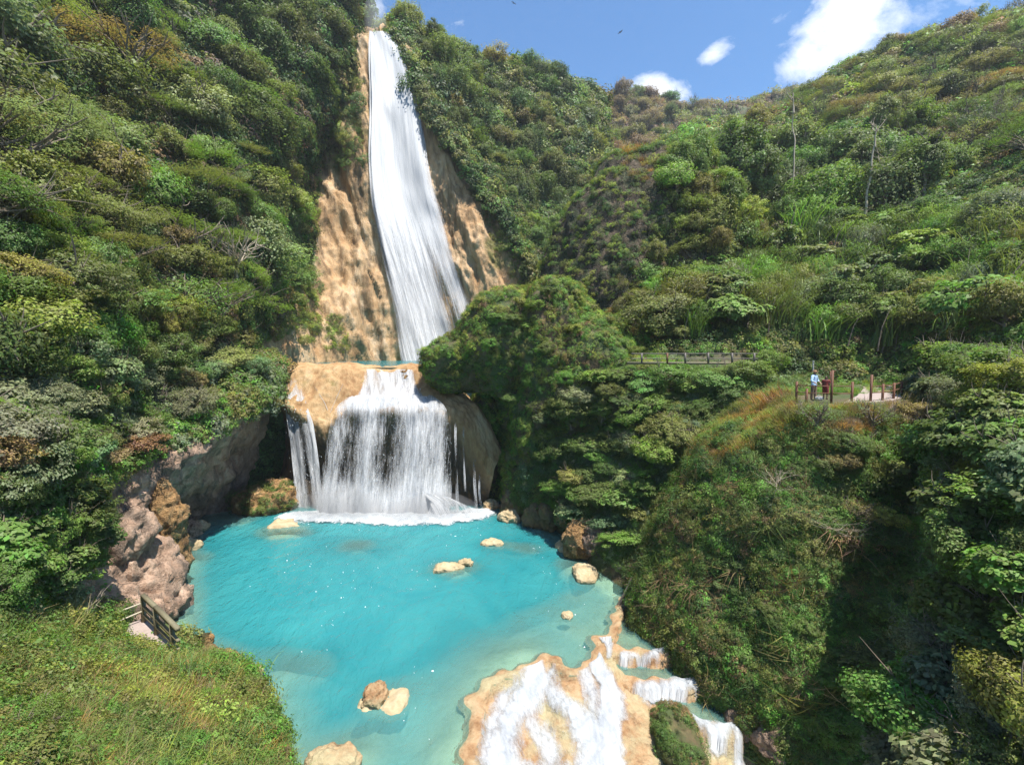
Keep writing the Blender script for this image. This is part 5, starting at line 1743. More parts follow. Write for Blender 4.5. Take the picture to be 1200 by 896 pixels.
# in the pool
boulder(526, 667, 0, (1.15, 0.42, 0.34), M['palerock'], 'long flat pale rock just breaking the surface in mid pool', seed=23, z=-0.04, spin=0.25)
boulder(546, 661, 0, (0.55, 0.36, 0.34), M['palerock'], 'small pale knob of rock at the right end of the long flat rock', seed=24, z=0.0)
boulder(577, 637, 0, (0.9, 0.5, 0.32), M['palerock'], 'oval pale rock breaking the surface nearer the lower waterfall', seed=25, z=-0.02)
boulder(440, 816, 0, (0.42, 0.60, 0.5), M['traver'], 'orange rock standing out of the shallow near end of the pool', seed=26, z=0.05, sub=5)
boulder(448, 824, 0, (1.0, 0.9, 0.30), M['palerock'], 'pale skirt of rock around the orange rock in the near end of the pool', seed=27, z=-0.16)
boulder(392, 893, 0, (0.95, 0.5, 0.34), M['traver'], 'orange rock at the bottom edge of the pool below the near bank', seed=28, z=0.05, sub=5)
boulder(664, 722, 0, (0.28, 0.28, 0.2), M['palerock'], 'small round pale stone in the shallows by the spillway', seed=29, z=0.02)
# under the near bank
boulder(222, 768, 0, (1.0, 0.7, 0.9), M['orange'], 'jagged orange rock at the waterline beside the end of the wooden railing', seed=30, z=0.3, sub=5)
boulder(248, 783, 0, (1.1, 0.6, 0.75), M['orange'], 'orange rock at the waterline below the grassy bank, middle of three', seed=31, z=0.2, sub=5)
boulder(276, 800, 0, (0.9, 0.6, 0.5), M['orange'], 'orange rock at the waterline below the grassy bank, nearest of three', seed=32, z=0.1, sub=5)
boulder(288, 792, 0, (0.75, 0.4, 0.28), M['palerock'], 'low pale rock awash off the grassy bank', seed=33, z=0.0)
boulder(478, 441, 49.2, (0.75, 0.6, 0.65), M['orange'], 'brown boulder at the lip of the chute against the green knoll', seed=34)
boulder(796, 872, 19.0, (0.8, 1.25, 0.8), M['mossrock'], 'mossy brown rock in the middle of the spillway', seed=35, sub=5, moss=(900, 'moss on the brown rock in the middle of the spillway'))
boulder(872, 846, 20.4, (0.9, 0.8, 0.8), M['pinkrock'], 'pinkish rock at the foot of the shaded mound', seed=36, moss=(200, 'weeds on the pinkish rock at the foot of the shaded mound'))
boulder(910, 862, 19.4, (1.0, 0.8, 0.8), M['pinkrock'], 'brown rock among leaves at the foot of the shaded mound', seed=37)

# a dark post leaning over the spillway
e = thing('leaning_post', 'dark weathered post leaning where the pool meets the shaded mound', 'post', PZ(722, 712, 0.0))
a_, b_ = PZ(722, 714, -0.3), P(741, 676, PZ(722, 714, 0)[1] + 0.4)
V, Q = tube([(catmull([a_, (a_ + b_) / 2 + np.array([0.06, 0, 0]), b_], 7), np.linspace(0.13, 0.09, 7))], 8)
link('shaft', mesh_np('shaft', V - np.array(e.location), Q, smooth=True), M['bark'], e)

# ------------------------------------------------------------------ bars, slabs, fences


def bars(segs, sides=None):
    """square or round bars: (a, b, half width)"""
    V, Q = [], []
    o = 0
    for a, b, w in segs:
        a, b = np.asarray(a, float), np.asarray(b, float)
        d = norm(b - a)
        u = np.cross(d, [0, 0, 1.0])
        if np.linalg.norm(u) < 1e-3:
            u = np.array([1.0, 0, 0])
        u = norm(u)
        v = np.cross(d, u)
        n = sides or 4
        th = np.linspace(0, 2 * math.pi, n, endpoint=False) + (math.pi / 4 if n == 4 else 0)
        k = w * (1.414 if n == 4 else 1)
        ring = np.cos(th)[:, None] * u * k + np.sin(th)[:, None] * v * k
        V.append(np.concatenate([a + ring, b + ring]))
        i = np.arange(n)
        j = (i + 1) % n
        Q.append(np.stack([i, j, j + n, i + n], 1) + o)
        if n == 4:
            Q.append(np.array([[3, 2, 1, 0], [4, 5, 6, 7]]) + o)
        o += 2 * n
    return np.concatenate(V), np.concatenate(Q)


def barobj(name, segs, mat, root, sides=None):
    V, Q = bars(segs, sides)
    o = link(name, mesh_np(name, V - np.array(root.location), Q, smooth=bool(sides)), mat, root)
    return o


def slab(name, poly, z, th, mat, kind='structure', sub=1, wob=0.02):
    """paved slab with a raised edge, from corner points"""
    n = len(poly)
    zz = np.full(n, z) if np.isscalar(z) else np.asarray(z)
    top = [(p[0], p[1], q) for p, q in zip(poly, zz)]
    bot = [(p[0], p[1], q - th) for p, q in zip(poly, zz)]
    me = bpy.data.meshes.new(name)
    me.from_pydata(top + bot, [], [list(range(n))] + [[i + n, (i + 1) % n + n, (i + 1) % n, i] for i in range(n)])
    return tag(link(name, me, mat), kind=kind)


# viewing terrace
ZT = TERR
# platform and railing by the pool
ZP = 2.95
plat = [PZ(122, 742, ZP), PZ(162, 726, ZP), PZ(172, 722, ZP), PZ(206, 758, ZP), PZ(190, 768, ZP), PZ(140, 768, ZP)]
slab('path_platform', plat, ZP, 0.7, M['path'])
near = [(-60, 842), (-20, 848), (6, 858), (24, 876), (40, 905), (40, 1000), (-60, 1000)]
pw = []
for x, y in near:
    h = hit(x, y, ['bank'])
    pw.append(h[0])
zz = [p[2] + 0.12 for p in pw]
slab('path_near', pw, zz, 0.5, M['path'])
r1, r2, r3 = PZ(169, 728, ZP), PZ(184, 743, ZP), PZ(203, 762, ZP)
e = thing('wooden_railing', 'weathered grey-green wooden railing along the platform edge above the pool', 'railing', r1)
for p in (r1, r2, r3):
    barobj('post', [(p - [0, 0, 0.3], p + [0, 0, 1.25], 0.075)], M['grey_wood'], e)
ex = r3 + (r3 - r2) * 0.35
barobj('top_rail', [(r1 + [0, 0, 1.3], r2 + [0, 0, 1.3], 0.085), (r2 + [0, 0, 1.3], ex + [0, 0, 1.22], 0.085)], M['grey_wood'], e)
barobj('middle_rail', [(r1 + [0, 0, 0.75], r2 + [0, 0, 0.75], 0.06), (r2 + [0, 0, 0.75], ex + [0, 0, 0.7], 0.06)], M['grey_wood'], e)
barobj('lower_rail', [(r1 + [0, 0, 0.35], r2 + [0, 0, 0.35], 0.05), (r2 + [0, 0, 0.35], ex + [0, 0, 0.32], 0.05)], M['grey_wood'], e)
hA, hB = hit(94, 742)[0], r1
e = thing('handrail', 'pair of pale slim rails leading from the bank to the wooden railing', 'handrail', hA)
barobj('rail', [(P(94, 733, 19.6), r1 + [0, 0, 0.95], 0.035)], M['rope'], e, 8)
barobj('rail', [(P(104, 742, 19.4), r1 + [0, 0, 0.55], 0.035)], M['rope'], e, 8)
barobj('post', [(P(102, 755, 19.5), P(93, 728, 19.6), 0.045)], M['rope'], e, 8)

# paving and fences of the viewing terrace
pav = [PZ(988, 472, ZT), PZ(1004, 464, ZT), PZ(1012, 455, ZT), PZ(1034, 449, ZT), PZ(1062, 452, ZT), PZ(1072, 460, ZT), PZ(1050, 468, ZT), PZ(1026, 471, ZT)]
slab('path_terrace', pav, ZT, 0.5, M['path'])
pav2 = [PZ(1012, 454, ZT), PZ(1004, 449, ZT), PZ(1001, 444, ZT + 0.1), PZ(992, 440, ZT + 0.3), PZ(975, 437.5, ZT + 0.4), PZ(978, 436.6, ZT + 0.45), PZ(998, 438.5, ZT + 0.35), PZ(1009, 443, ZT + 0.15), PZ(1016, 449, ZT + .02), PZ(1028, 451, ZT)]
slab('path_garden', pav2, [ZT + .02, ZT + .03, ZT + .12, ZT + .3, ZT + .4, ZT + .45, ZT + .35, ZT + .17, ZT + .06, ZT + .02], 0.6, M['path'])
pav3 = [PZ(925, 474, ZT - .15), PZ(934, 467, ZT - .15), PZ(975, 465.5, ZT - .1), PZ(985, 471, ZT - .1), PZ(968, 476, ZT - .15)]


def fence(label, spots, h, rails, wood, group=None, w=0.046, tops=None):
    pts = [PZ(x, y, ZT) for x, y in spots]
    e = thing('post_and_rail_fence', label, 'fence', pts[0], group)
    for i, p in enumerate(pts):
        hh = h if tops is None else tops[i]
        barobj('post', [(p - [0, 0, 0.5], p + [0, 0, hh], w)], wood, e)
    for f in rails:
        barobj('rail', [(pts[i] + [0, 0, f * h], pts[i + 1] + [0, 0, f * h], w * 0.5) for i in range(len(pts) - 1)], wood, e)
    return e


fence('red-brown post and rail fence in front of the man and child', [(933, 468), (945, 469.5), (974, 470), (998, 470)], 1.0, (0.45, 0.85), M['brown_wood'], tops=[1.05, 0.7, 1.75, 1.1])
fence('red-brown post and rail fence along the pale paving of the terrace', [(1020, 470), (1034, 469), (1047, 467), (1056, 463), (1070, 460)], 0.95, (0.5, 0.88), M['brown_wood'], tops=[1.5, 0.95, 0.95, 0.9, 0.9])
fence('thin brown fence behind the child, along the garden path', [(973, 450), (986, 447), (1000, 446)], 1.1, (0.95,), M['brown_wood'], w=0.06)
e = thing('marker_pole', 'thin white pole standing on the lawn behind the man', 'pole', P(953, 440, 36))
barobj('shaft', [(P(953, 443, 36), P(953, 424, 36), 0.05)], M['cement'], e, 8)
barobj('cap', [(P(953, 424, 36), P(953, 422.6, 36), 0.08)], M['cement'], e, 8)

# footbridge rail beyond the knoll
YB = 36.5
e = thing('footbridge', 'grey-railed wooden footbridge crossing behind the green knoll', 'footbridge', P(752, 425, YB))
barobj('deck', [(P(735, 425.2, YB + 1), P(890, 425.6, YB), 0.10)], M['grey_wood'], e)
m_rail = simple('grey_rail', (0.13, 0.11, 0.095), 0.6, 0.2, 6)
for x in (752, 782, 803, 830, 858, 884):
    barobj('post', [(P(x, 425.5, YB - 0.3), P(x, 413.4, YB - 0.3), 0.06)], M['brown_wood'] if x == 782 else m_rail, e)
for y in (414.2, 420.0):
    barobj('rail', [(P(740, y, YB - 0.3), P(888, y, YB - 0.3), 0.03)], m_rail, e, 8)

# dark bench with a shade behind it, right of the paving
pb = PZ(1058, 447, ZT)
e = thing('bench', 'dark slatted bench at the far right end of the terrace paving', 'bench', pb)
ba = np.array([1.0, 0.25, 0]) / 1.03
bn = np.array([-0.25, 1.0, 0]) / 1.03
m_dark = simple('dark_painted_wood', (0.035, 0.03, 0.035), 0.5, 0.3, 8)
for s_ in (-0.75, 0.75):
    c = pb + ba * s_
    barobj('leg', [(c - bn * .2, c - bn * .2 + [0, 0, .45], .04), (c + bn * .2, c + bn * .25 + [0, 0, .95], .04)], m_dark, e)
barobj('seat', [(pb - ba * .95 + bn * o_ + [0, 0, .46], pb + ba * .95 + bn * o_ + [0, 0, .46], .05) for o_ in (-.2, -.06, .08)], m_dark, e)
barobj('backrest', [(pb - ba * .95 + bn * .24 + [0, 0, z_], pb + ba * .95 + bn * .24 + [0, 0, z_], .05) for z_ in (.62, .78, .93)], m_dark, e)
pc = PZ(1072, 442, ZT + .2)
e = thing('roofed_stall', 'low dark-roofed stall with a red front at the right end of the terrace', 'stall', pc)
for dx_, dy_ in ((-1.0, -.6), (1.0, -.6), (-1.0, .6), (1.0, .6)):
    barobj('post', [(pc + [dx_, dy_, -.3], pc + [dx_, dy_, 1.45], .05)], m_dark, e)
barobj('roof', [(pc + [-1.25, y_, 1.5 + .12 * (1 - abs(y_))], pc + [1.25, y_, 1.5 + .12 * (1 - abs(y_))], .11) for y_ in (-.7, -.48, -.26, -.04, .18, .4, .62)], m_dark, e)
barobj('counter', [(pc + [-.9, -.55, .9], pc + [.9, -.55, .9], .16), (pc + [-.9, -.55, .55], pc + [.9, -.55, .55], .15)], simple('dark_red_paint', (0.16, 0.03, 0.025), 0.5, 0.2, 8), e)

# ------------------------------------------------------------------ people


def person(label, base, height, facing, joints, edges, radii, parts, child=False):
    """body grown as one skin over a skeleton; clothes follow the body"""
    e = thing('person', label, 'person', base)
    e.rotation_euler = (0, 0, facing)
    me = bpy.data.meshes.new('body')
    me.from_pydata([tuple(np.array(j) * height) for j in joints], edges, [])
    tmp = bpy.data.objects.new('tmp_body', me)
    COL.objects.link(tmp)
    tmp.modifiers.new('skin', 'SKIN')
    for i, r_ in enumerate(radii):
        me.skin_vertices[0].data[i].radius = (r_[0] * height, r_[1] * height) if isinstance(r_, tuple) else (r_ * height, r_ * height)
    me.skin_vertices[0].data[0].use_root = True
    s_ = tmp.modifiers.new('sub', 'SUBSURF')
    s_.levels = 2
    dg = bpy.context.evaluated_depsgraph_get()
    dg.update()
    ev = bpy.data.meshes.new_from_object(tmp.evaluated_get(dg))
    bpy.data.objects.remove(tmp)
    bpy.data.meshes.remove(me)
    ev.name = 'body'
    ev.materials.clear()
    body = link('body', ev, M['skin'], e)
    for p in ev.polygons:
        p.use_smooth = True
    co = np.array([v.co[:] for v in ev.vertices]) / height
    nr = np.array([v.normal[:] for v in ev.vertices])
    polys = [tuple(p.vertices) for p in ev.polygons]
    for nm, test, off, mat in parts:
        cen = np.array([co[list(p)].mean(0) for p in polys])
        sel = [p for p, c in zip(polys, cen) if test(c)]
        ids = sorted({i for p in sel for i in p})
        mp_ = {i: k for k, i in enumerate(ids)}
        V = (co[ids] + nr[ids] * off) * height
        cm = bpy.data.meshes.new(nm)
        cm.from_pydata([tuple(v) for v in V], [], [[mp_[i] for i in p] for p in sel])
        for p in cm.polygons:
            p.use_smooth = True
        link(nm, cm, mat, e)
    return e


def skel(lean=0.0, armL=(0.5, 0), armR=(0.5, 0), stride=0.03, bend=0.2):
    J = [(0, 0, .53), (0, lean * .3, .62), (0, lean * .7, .72), (0, lean, .81), (0, lean, .845), (0, lean - .005, .875), (0, lean - .012, .925), (0, lean - .008, .975)]
    E = [(0, 1), (1, 2), (2, 3), (3, 4), (4, 5), (5, 6), (6, 7)]
    Rr = [(.082, .06), (.078, .055), (.085, .058), (.06, .045), (.03, .03), (.042, .046), (.048, .056), (.03, .035)]
    # nose
    J.append((0, lean - .066, .918)); E.append((6, 8)); Rr.append(.009)
    for sx, arm in ((-1, armL), (1, armR)):
        s = len(J)
        J += [(sx * .105, lean, .80), (sx * (.125 + arm[1]), lean + .01 - .03 * arm[0], .645), (sx * (.115 + arm[1] * .4), lean - .14 * arm[0], .545 + .04 * arm[0]), (sx * (.11 + arm[1] * .3), lean - .17 * arm[0], .515 + .05 * arm[0])]
        E += [(3, s), (s, s + 1), (s + 1, s + 2), (s + 2, s + 3)]
        Rr += [.034, .026, .019, (.022, .012)]
        for f in range(5):
            h0 = len(J)
            o_ = (f - 2) * .007
            tip = .045 if f in (1, 2, 3) else .034
            J.append((sx * (.11 + arm[1] * .3) + sx * o_, lean - .17 * arm[0] - .012, .515 + .05 * arm[0] - tip))
            E.append((s + 3, h0)); Rr.append(.0052)
    for sx, st in ((-1, stride), (1, -stride)):
        s = len(J)
        J += [(sx * .052, 0, .49), (sx * .056, st * .6, .28), (sx * .058, st, .05), (sx * .06, st - .005, .022), (sx * .066, st - .10, .014)]
        E += [(0, s), (s, s + 1), (s + 1, s + 2), (s + 2, s + 3), (s + 3, s + 4)]
        Rr += [.055, .038, .025, .024, (.024, .014)]
    return J, E, Rr


M['skin'] = simple('skin', (0.34, 0.19, 0.12), 0.55, 0.08, 30, 0.02)
shirt = simple('pale_blue_shirt', (0.42, 0.58, 0.78), 0.8, 0.12, 12, 0.1)
khaki = simple('khaki_cloth', (0.20, 0.135, 0.09), 0.85, 0.15, 12, 0.1)
hat = simple('straw_brown_hat', (0.22, 0.12, 0.06), 0.8, 0.2, 20, 0.2)
redc = simple('dark_red_cloth', (0.20, 0.035, 0.028), 0.8, 0.15, 12, 0.1)
hairm = simple('brown_hair', (0.07, 0.03, 0.018), 0.6, 0.3, 25, 0.2)
J, E, Rr = skel(0.0, (0.9, .05), (0.9, .05))
pm = PZ(953, 469, ZT)
man = person('person in a pale blue shirt, khaki trousers and brown hat standing at the terrace fence', pm, 1.74, 0.5, J, E, Rr, [
    ('shirt', lambda c: .50 < c[2] < .835 and not (abs(c[0]) > .1 and c[2] < .63), .012, shirt),
    ('trousers', lambda c: .05 < c[2] <= .515 and abs(c[0]) < .11 and c[1] > -.09, .010, khaki),
    ('shoes', lambda c: c[2] <= .05 and abs(c[0]) < .12, .006, m_dark),
    ('hair', lambda c: c[2] > .93 or (c[2] > .89 and c[1] > .012), .006, hairm)])
V, Q = tube([([(0, 0, 0.0), (0, 0, .012), (0, 0, .014), (0, 0, .07), (0, 0, .10), (0, 0, .105)], [.16, .158, .095, .088, .07, .01])], 18)
V = V + np.array([0, -.02, .945 * 1.74])
link('hat', mesh_np('hat', V, Q, smooth=True), hat, man)
J, E, Rr = skel(0.0, (0.3, .0), (0.3, .0))
pw_ = PZ(967, 468, ZT)
person('person with long brown hair in a dark red dress beside the man in blue', pw_, 1.38, 2.6, J, E, Rr, [
    ('dress', lambda c: .24 < c[2] < .83 and not (abs(c[0]) > .1 and c[2] < .7), .022, redc),
    ('shoes', lambda c: c[2] <= .05 and abs(c[0]) < .12, .006, m_dark),
    ('hair', lambda c: c[2] > .935 or (c[2] > .78 and c[1] > .008 and abs(c[0]) < .07), .018, hairm)], True)
J, E, Rr = skel(0.03, (1.2, .03), (0.6, .02), 0.06)
person('person in a white top and dark trousers standing by the dark bench', PZ(1066, 448, ZT), 1.66, 1.2, J, E, Rr, [
    ('shirt', lambda c: .50 < c[2] < .835 and not (abs(c[0]) > .1 and c[2] < .66), .012, simple('white_shirt', (0.62, 0.62, 0.66), 0.8, 0.1, 12, 0.1)),
    ('trousers', lambda c: .05 < c[2] <= .515 and abs(c[0]) < .11 and c[1] > -.12, .010, m_dark),
    ('shoes', lambda c: c[2] <= .05 and abs(c[0]) < .12, .006, m_dark),
    ('hair', lambda c: c[2] > .93 or (c[2] > .87 and c[1] > .012), .008, hairm)])
# a white bag on the ground by the man's feet
pb2 = PZ(959.5, 469.3, ZT)
e = thing('bag', 'small white bag lying at the feet of the man in blue', 'bag', pb2)
blob('sack', [((0, 0, .12), (.24, .17, .14), .3)], M['cement'], [(.04, 6, 'f')], sub=3)
SURF['sack'][2].parent = e
barobj('handle', [(pb2 + [-.08, 0, .24], pb2 + [-.05, 0, .34], .012), (pb2 + [-.05, 0, .34], pb2 + [.05, 0, .34], .012), (pb2 + [.05, 0, .34], pb2 + [.08, 0, .24], .012)], M['cement'], e, 6)
del SURF['sack']

# ------------------------------------------------------------------ bare branches and slim trunks


def bare(px, py, size, label, seed, n=9, lean=0.5, mat='palebark', thick=0.035, names=None, name='bare_tree', cat='tree', spread=0.8, up=1.4):
    h = hit(px, py, names)
    V, Q = limbs(seed, 1.0, thick, n, spread, up, lean=lean, wob=0.1, gen2=4)
    e = thing(name, label, cat, h[0])
    link('branches', mesh_np('branches', V * size, Q, smooth=True), M[mat], e)
    return e


bare(276, 345, 4.2, 'leafless grey-brown tree with forked limbs in the middle of the left hillside', 701, 12, 0.5, thick=0.045)
bare(248, 338, 4.6, 'dark bare trunk left of the forked leafless tree on the left hillside', 702, 5, 0.2, 'bark', 0.06)
bare(92, 742, 1.1, 'small bare pale bush at the near end of the slim handrail', 703, 14, 0.3, thick=0.03, names=['bank'], name='bare_bush', cat='bush', up=1.3)
bare(905, 585, 1.3, 'pale leafless branches hanging on the shaded mound below the terrace', 704, 10, 0.6, thick=0.018, names=['hill_mound'], name='bare_bush', cat='bush', spread=1.0, up=1.0)
bare(965, 640, 1.3, 'tangle of whitish dead twigs on the middle of the shaded mound', 705, 12, 0.5, thick=0.018, names=['hill_mound'], name='bare_bush', cat='bush', spread=1.0, up=0.8)
bare(1105, 705, 1.6, 'forked white dead branch in the dark hollow right of the shaded mound', 706, 8, 0.7, thick=0.03, name='bare_bush', cat='bush', up=1.0)
bare(706, 335, 3.0, 'slim bare sapling at the dark foot of the tall dome of rock', 707, 8, 0.3, thick=0.02, names=['hill_right', 'hill_slope', 'hill_knoll'])
bare(975, 430, 2.0, 'pale leaning bare branch at the back of the terrace lawn', 708, 6, 0.9, thick=0.03, name='bare_bush', cat='bush')

bare(128, 470, 1.8, 'small grey leafless bush among silvery shrubs on the ledge', 712, 12, 0.5, thick=0.03, name='bare_bush', cat='bush')


def slim(px, y0, y1, dx, Y, r0, label, seed):
    r_ = np.random.default_rng(seed)
    a = P(px, y0, Y)
    b = P(px + dx, y1, Y)
    m_ = [(a * (1 - t_) + b * t_) + r_.normal(0, 0.12, 3) for t_ in np.linspace(0, 1, 6)]
    m_[0] = a - np.array([0, 0, 1.0])
    e = thing('slim_trunk', label, 'tree trunk', a)
    V, Q = tube([(catmull(m_, 16), np.linspace(r0, r0 * .5, 16))], 8)
    link('trunk', mesh_np('trunk', V - a, Q, smooth=True), M['palebark'], e)
    Vb, Qb = limbs(seed, 1.2, 0.06, 6, 1.0, 1.7)
    link('limbs', mesh_np('limbs', Vb * 1.6 + (m_[-1] - a), Qb, smooth=True), M['palebark'], e)


slim(929, 212, 128, 1, 60, 0.11, 'straight pale trunk standing free in the dark hollow of the right forest', 801)
slim(1011, 262, 168, 13, 54, 0.16, 'crooked pale trunk in the darkest part of the right forest', 802)
slim(1036, 238, 205, -1, 56, 0.15, 'short pale trunk right of the crooked one in the right forest', 803)

# ------------------------------------------------------------------ birds, high up
def bird(px, py, Y, label, sp):
    c = P(px, py, Y)
    e = thing('bird', label, 'bird', c)
    e.rotation_euler = (0.2, 0.1, sp)
    V, Q = tube([([(0, -.30, 0), (0, -.2, .0), (0, 0, .01), (0, .2, 0), (0, .36, -.01), (0, .5, -.01)], [.02, .07, .10, .07, .05, .075])], 8)
    V[-8:, 2] *= 0.2
    link('body', mesh_np('body', V * 1.3, Q, smooth=True), m_dark, e)
    for s_ in (-1, 1):
        p_ = np.array([[0, -.12, .03], [s_ * .35, -.2, .16], [s_ * .8, .0, .10], [s_ * .95, .12, .06], [s_ * .5, .12, .12], [0, .14, .03]])
        q_ = np.concatenate([p_, p_ - [0, 0, .02]]) * 1.3
        me = bpy.data.meshes.new('wing')
        me.from_pydata([tuple(v) for v in q_], [], [[0, 1, 4, 5], [1, 2, 3, 4], [6, 11, 10, 7], [7, 10, 9, 8], [0, 6, 7, 1], [1, 7, 8, 2], [2, 8, 9, 3], [3, 9, 10, 4], [4, 10, 11, 5]])
        link('wing', me, m_dark, e)


bird(602, 4, 190, 'tiny dark bird gliding at the top edge of the sky', 0.6)
bird(727, 38, 170, 'tiny dark bird gliding in the open blue sky above the far brown hill', 2.2)
# ------------------------------------------------------------------ which plant is which
KPL = {'broad': ('leafy tree', 'leafy trees'), 'tall': ('narrow tree', 'narrow trees'), 'shrub': ('low shrub', 'low shrubs'), 'feather': ('airy tree', 'airy trees'), 'vine': ('vine-hung tree', 'vine-hung trees'),
       'bigleaf': ('big-leaved shrub', 'big-leaved shrubs'), 'reed': ('reed clump', 'reed clumps'), 'dry': ('twiggy shrub', 'twiggy shrubs'), 'near': ('small-leaved bush', 'small-leaved bushes'), 'nearbig': ('broad-leaved bush', 'broad-leaved bushes')}
GRP = {'knoll': 'bushes on the round knoll', 'left_top': 'plants on the upper left hillside', 'left_crest': 'plants along the crest left of the tall waterfall', 'left_middle': 'plants on the middle of the left hillside', 'left_low': 'plants above the cave ledge',
       'left_ledge': 'plants on the ledge over the cave', 'left_foot': 'plants below the ledge at the left edge', 'ridge': 'plants on the ridge right of the tall waterfall', 'far': 'plants on the far brown hill', 'forest': 'trees of the dark right forest',
       'right_top': 'plants on the top of the right hill', 'reed_slope': 'plants on the slope behind the terrace', 'dome_top': 'trees on the right flank of the tall dome', 'dome_foot': 'plants at the foot of the tall dome', 'slope': 'bushes on the slope right of the pool',
       'near_right': 'bushes on the near right slope', 'mound_front': 'bushes below the terrace', 'mound_low': 'bushes on the shaded mound', 'bank': 'plants on the near grassy bank'}


def where(z, x, y):
    if z == 'left_top':
        return ('in the upper left corner' if x < 90 else 'high on the left hillside') if y < 90 else ('at the upper left edge' if x < 90 else 'on the upper left hillside')
    if z == 'left_crest':
        return 'on the crest left of the falls' if y < 40 else ('just left of the tall waterfall' if x > 370 else 'below the left crest')
    if z == 'left_middle':
        return ('at the middle left edge' if x < 90 else 'left of the bare tree' if x < 240 else 'beside the tan cliff') + (' higher' if y < 265 else '')
    if z == 'left_low':
        return 'at the left edge above the ledge' if x < 90 else ('behind the cave ledge' if x < 190 else 'above the cave\'s mouth')
    if z == 'left_ledge':
        return 'on the ledge at the left edge' if x < 90 else ('on the middle of the ledge' if x < 190 else 'on the ledge over the cave')
    if z == 'left_foot':
        return 'under the ledge by the left edge'
    if z == 'ridge':
        return ('on the skyline beside the falls' if y < 100 else 'on the ridge beside the cliff') if x < 585 else ('on the ridge\'s far skyline' if y < 140 else 'high on the ridge\'s right flank' if y < 215 else 'low on the ridge above the knoll')
    if z == 'far':
        return 'on the far hill\'s ' + ('left' if x < 705 else 'middle' if x < 775 else 'right')
    if z == 'forest':
        return 'behind the tall dome' if x < 860 else ('in the dark forest hollow' if x < 985 else 'at the forest\'s right end')
    if z == 'right_top':
        return ('on' if y < 115 else 'below') + ' the right skyline\'s ' + ('left' if x < 960 else 'middle' if x < 1080 else 'right')
    if z == 'reed_slope':
        return ('behind the footbridge' if x < 880 else 'behind the terrace' if x < 1060 else 'by the edge behind the terrace') + (' higher' if y < 325 else '')
    if z == 'knoll':
        return 'on the round knoll\'s ' + ('top' if y < 385 else 'left side' if x < 640 else 'right side')
    if z == 'dome_top':
        return 'on the tall dome\'s ' + ('crest' if y < 185 else 'right flank')
    if z == 'dome_foot':
        return 'at the tall dome\'s right foot'
    if z == 'slope':
        return ('by the water right of the knoll' if y > 560 else 'beside the round knoll' if x < 745 else 'between knoll and terrace') + (' higher' if y < 490 else '')
    if z == 'near_right':
        return ('right of the terrace' if y < 500 else 'at the edge below the terrace' if y < 600 else 'at the right edge, halfway down' if y < 730 else 'in the lower right corner') + (', outermost' if x > 1150 else '')
    if z == 'mound_front':
        return 'just below the terrace' if y < 560 else 'lower down below the terrace'
    if z == 'mound_low':
        return 'on the shaded mound' + (', left side' if x < 900 else ', middle' if x < 980 else ', right side') + (' low' if y > 740 else '')
    return 'on the grassy bank' + (', near the path' if x < 100 else ', above the pool')


ORD = 'first second third fourth fifth sixth seventh eighth ninth tenth eleventh twelfth thirteenth fourteenth fifteenth sixteenth'.split()
NUM = 'zero one two three four five six seven eight nine ten eleven twelve thirteen fourteen fifteen sixteen'.split()
cells = {}
for e, kind, colour, zone, has in PLANTS:
    m = e.scale[0]
    c = np.array(e.location) + np.array([0, 0, m * (1.0 if kind in ('broad', 'feather', 'vine') else 2.0 if kind == 'tall' else 0.5)])
    x, y, w_ = to_px(c)
    e['group'] = GRP[zone]
    if not has:
        cells.setdefault((colour, kind, where(zone, x, y)), []).append((float(x), e))
for (colour, kind, loc), lst in cells.items():
    lst.sort(key=lambda q: q[0])
    k = len(lst)
    for i, (x, e) in enumerate(lst):
        if k == 1:
            e['label'] = '%s %s %s' % (colour, KPL[kind][0], loc)
        elif k == 2:
            e['label'] = '%s one of two %s %s %s' % (('left', 'right')[i], colour, KPL[kind][1], loc)
        else:
            e['label'] = '%s from left of %s %s %s %s' % (ORD[i], NUM[k], colour, KPL[kind][1], loc)

for e, *_ in PLANTS:
    if len(e['label'].split()) > 16:
        print('LONG', e['label'])
HAZE = 0.0003
# ------------------------------------------------------------------ daylight
SKY_TINT = (0.78, 1.14, 1.36)
SUN_AZ = R(132)      # clockwise from the way the view looks
SUN_EL = R(71)
sdir = Vector((math.sin(SUN_AZ) * math.cos(SUN_EL), math.cos(SUN_AZ) * math.cos(SUN_EL), math.sin(SUN_EL)))
ld = bpy.data.lights.new('sun', 'SUN')
ld.energy = 5.0
ld.angle = R(0.53)
ld.color = (1.0, 0.955, 0.88)
so = bpy.data.objects.new('sun', ld)
COL.objects.link(so)
so.rotation_euler = sdir.to_track_quat('Z', 'Y').to_euler()
so.location = (60, 20, 120)

w = bpy.data.worlds.new('World')
scene.world = w
w.use_nodes = True
t = NT.__new__(NT)
t.t = w.node_tree
t.t.nodes.clear()
sky = t.n('ShaderNodeTexSky')
sky.sky_type = 'NISHITA'
sky.sun_disc = False
sky.sun_elevation = SUN_EL
sky.sun_rotation = SUN_AZ
sky.altitude = 700
sky.air_density = 1.0
sky.dust_density = 0.6
sky.ozone_density = 1.6
tc = t.n('ShaderNodeTexCoord')
D = tc.outputs['Generated']


def dirv(px, py):
    d = FWD + UPV * ((448.0 - py) / F) + np.array([(px - 600.0) / F, 0, 0])
    return d / np.linalg.norm(d)


def dot(v):
    nd = t.n('ShaderNodeVectorMath', operation='DOT_PRODUCT')
    t.l(D, nd.inputs[0])
    nd.inputs[1].default_value = tuple(v)
    return nd.outputs['Value']


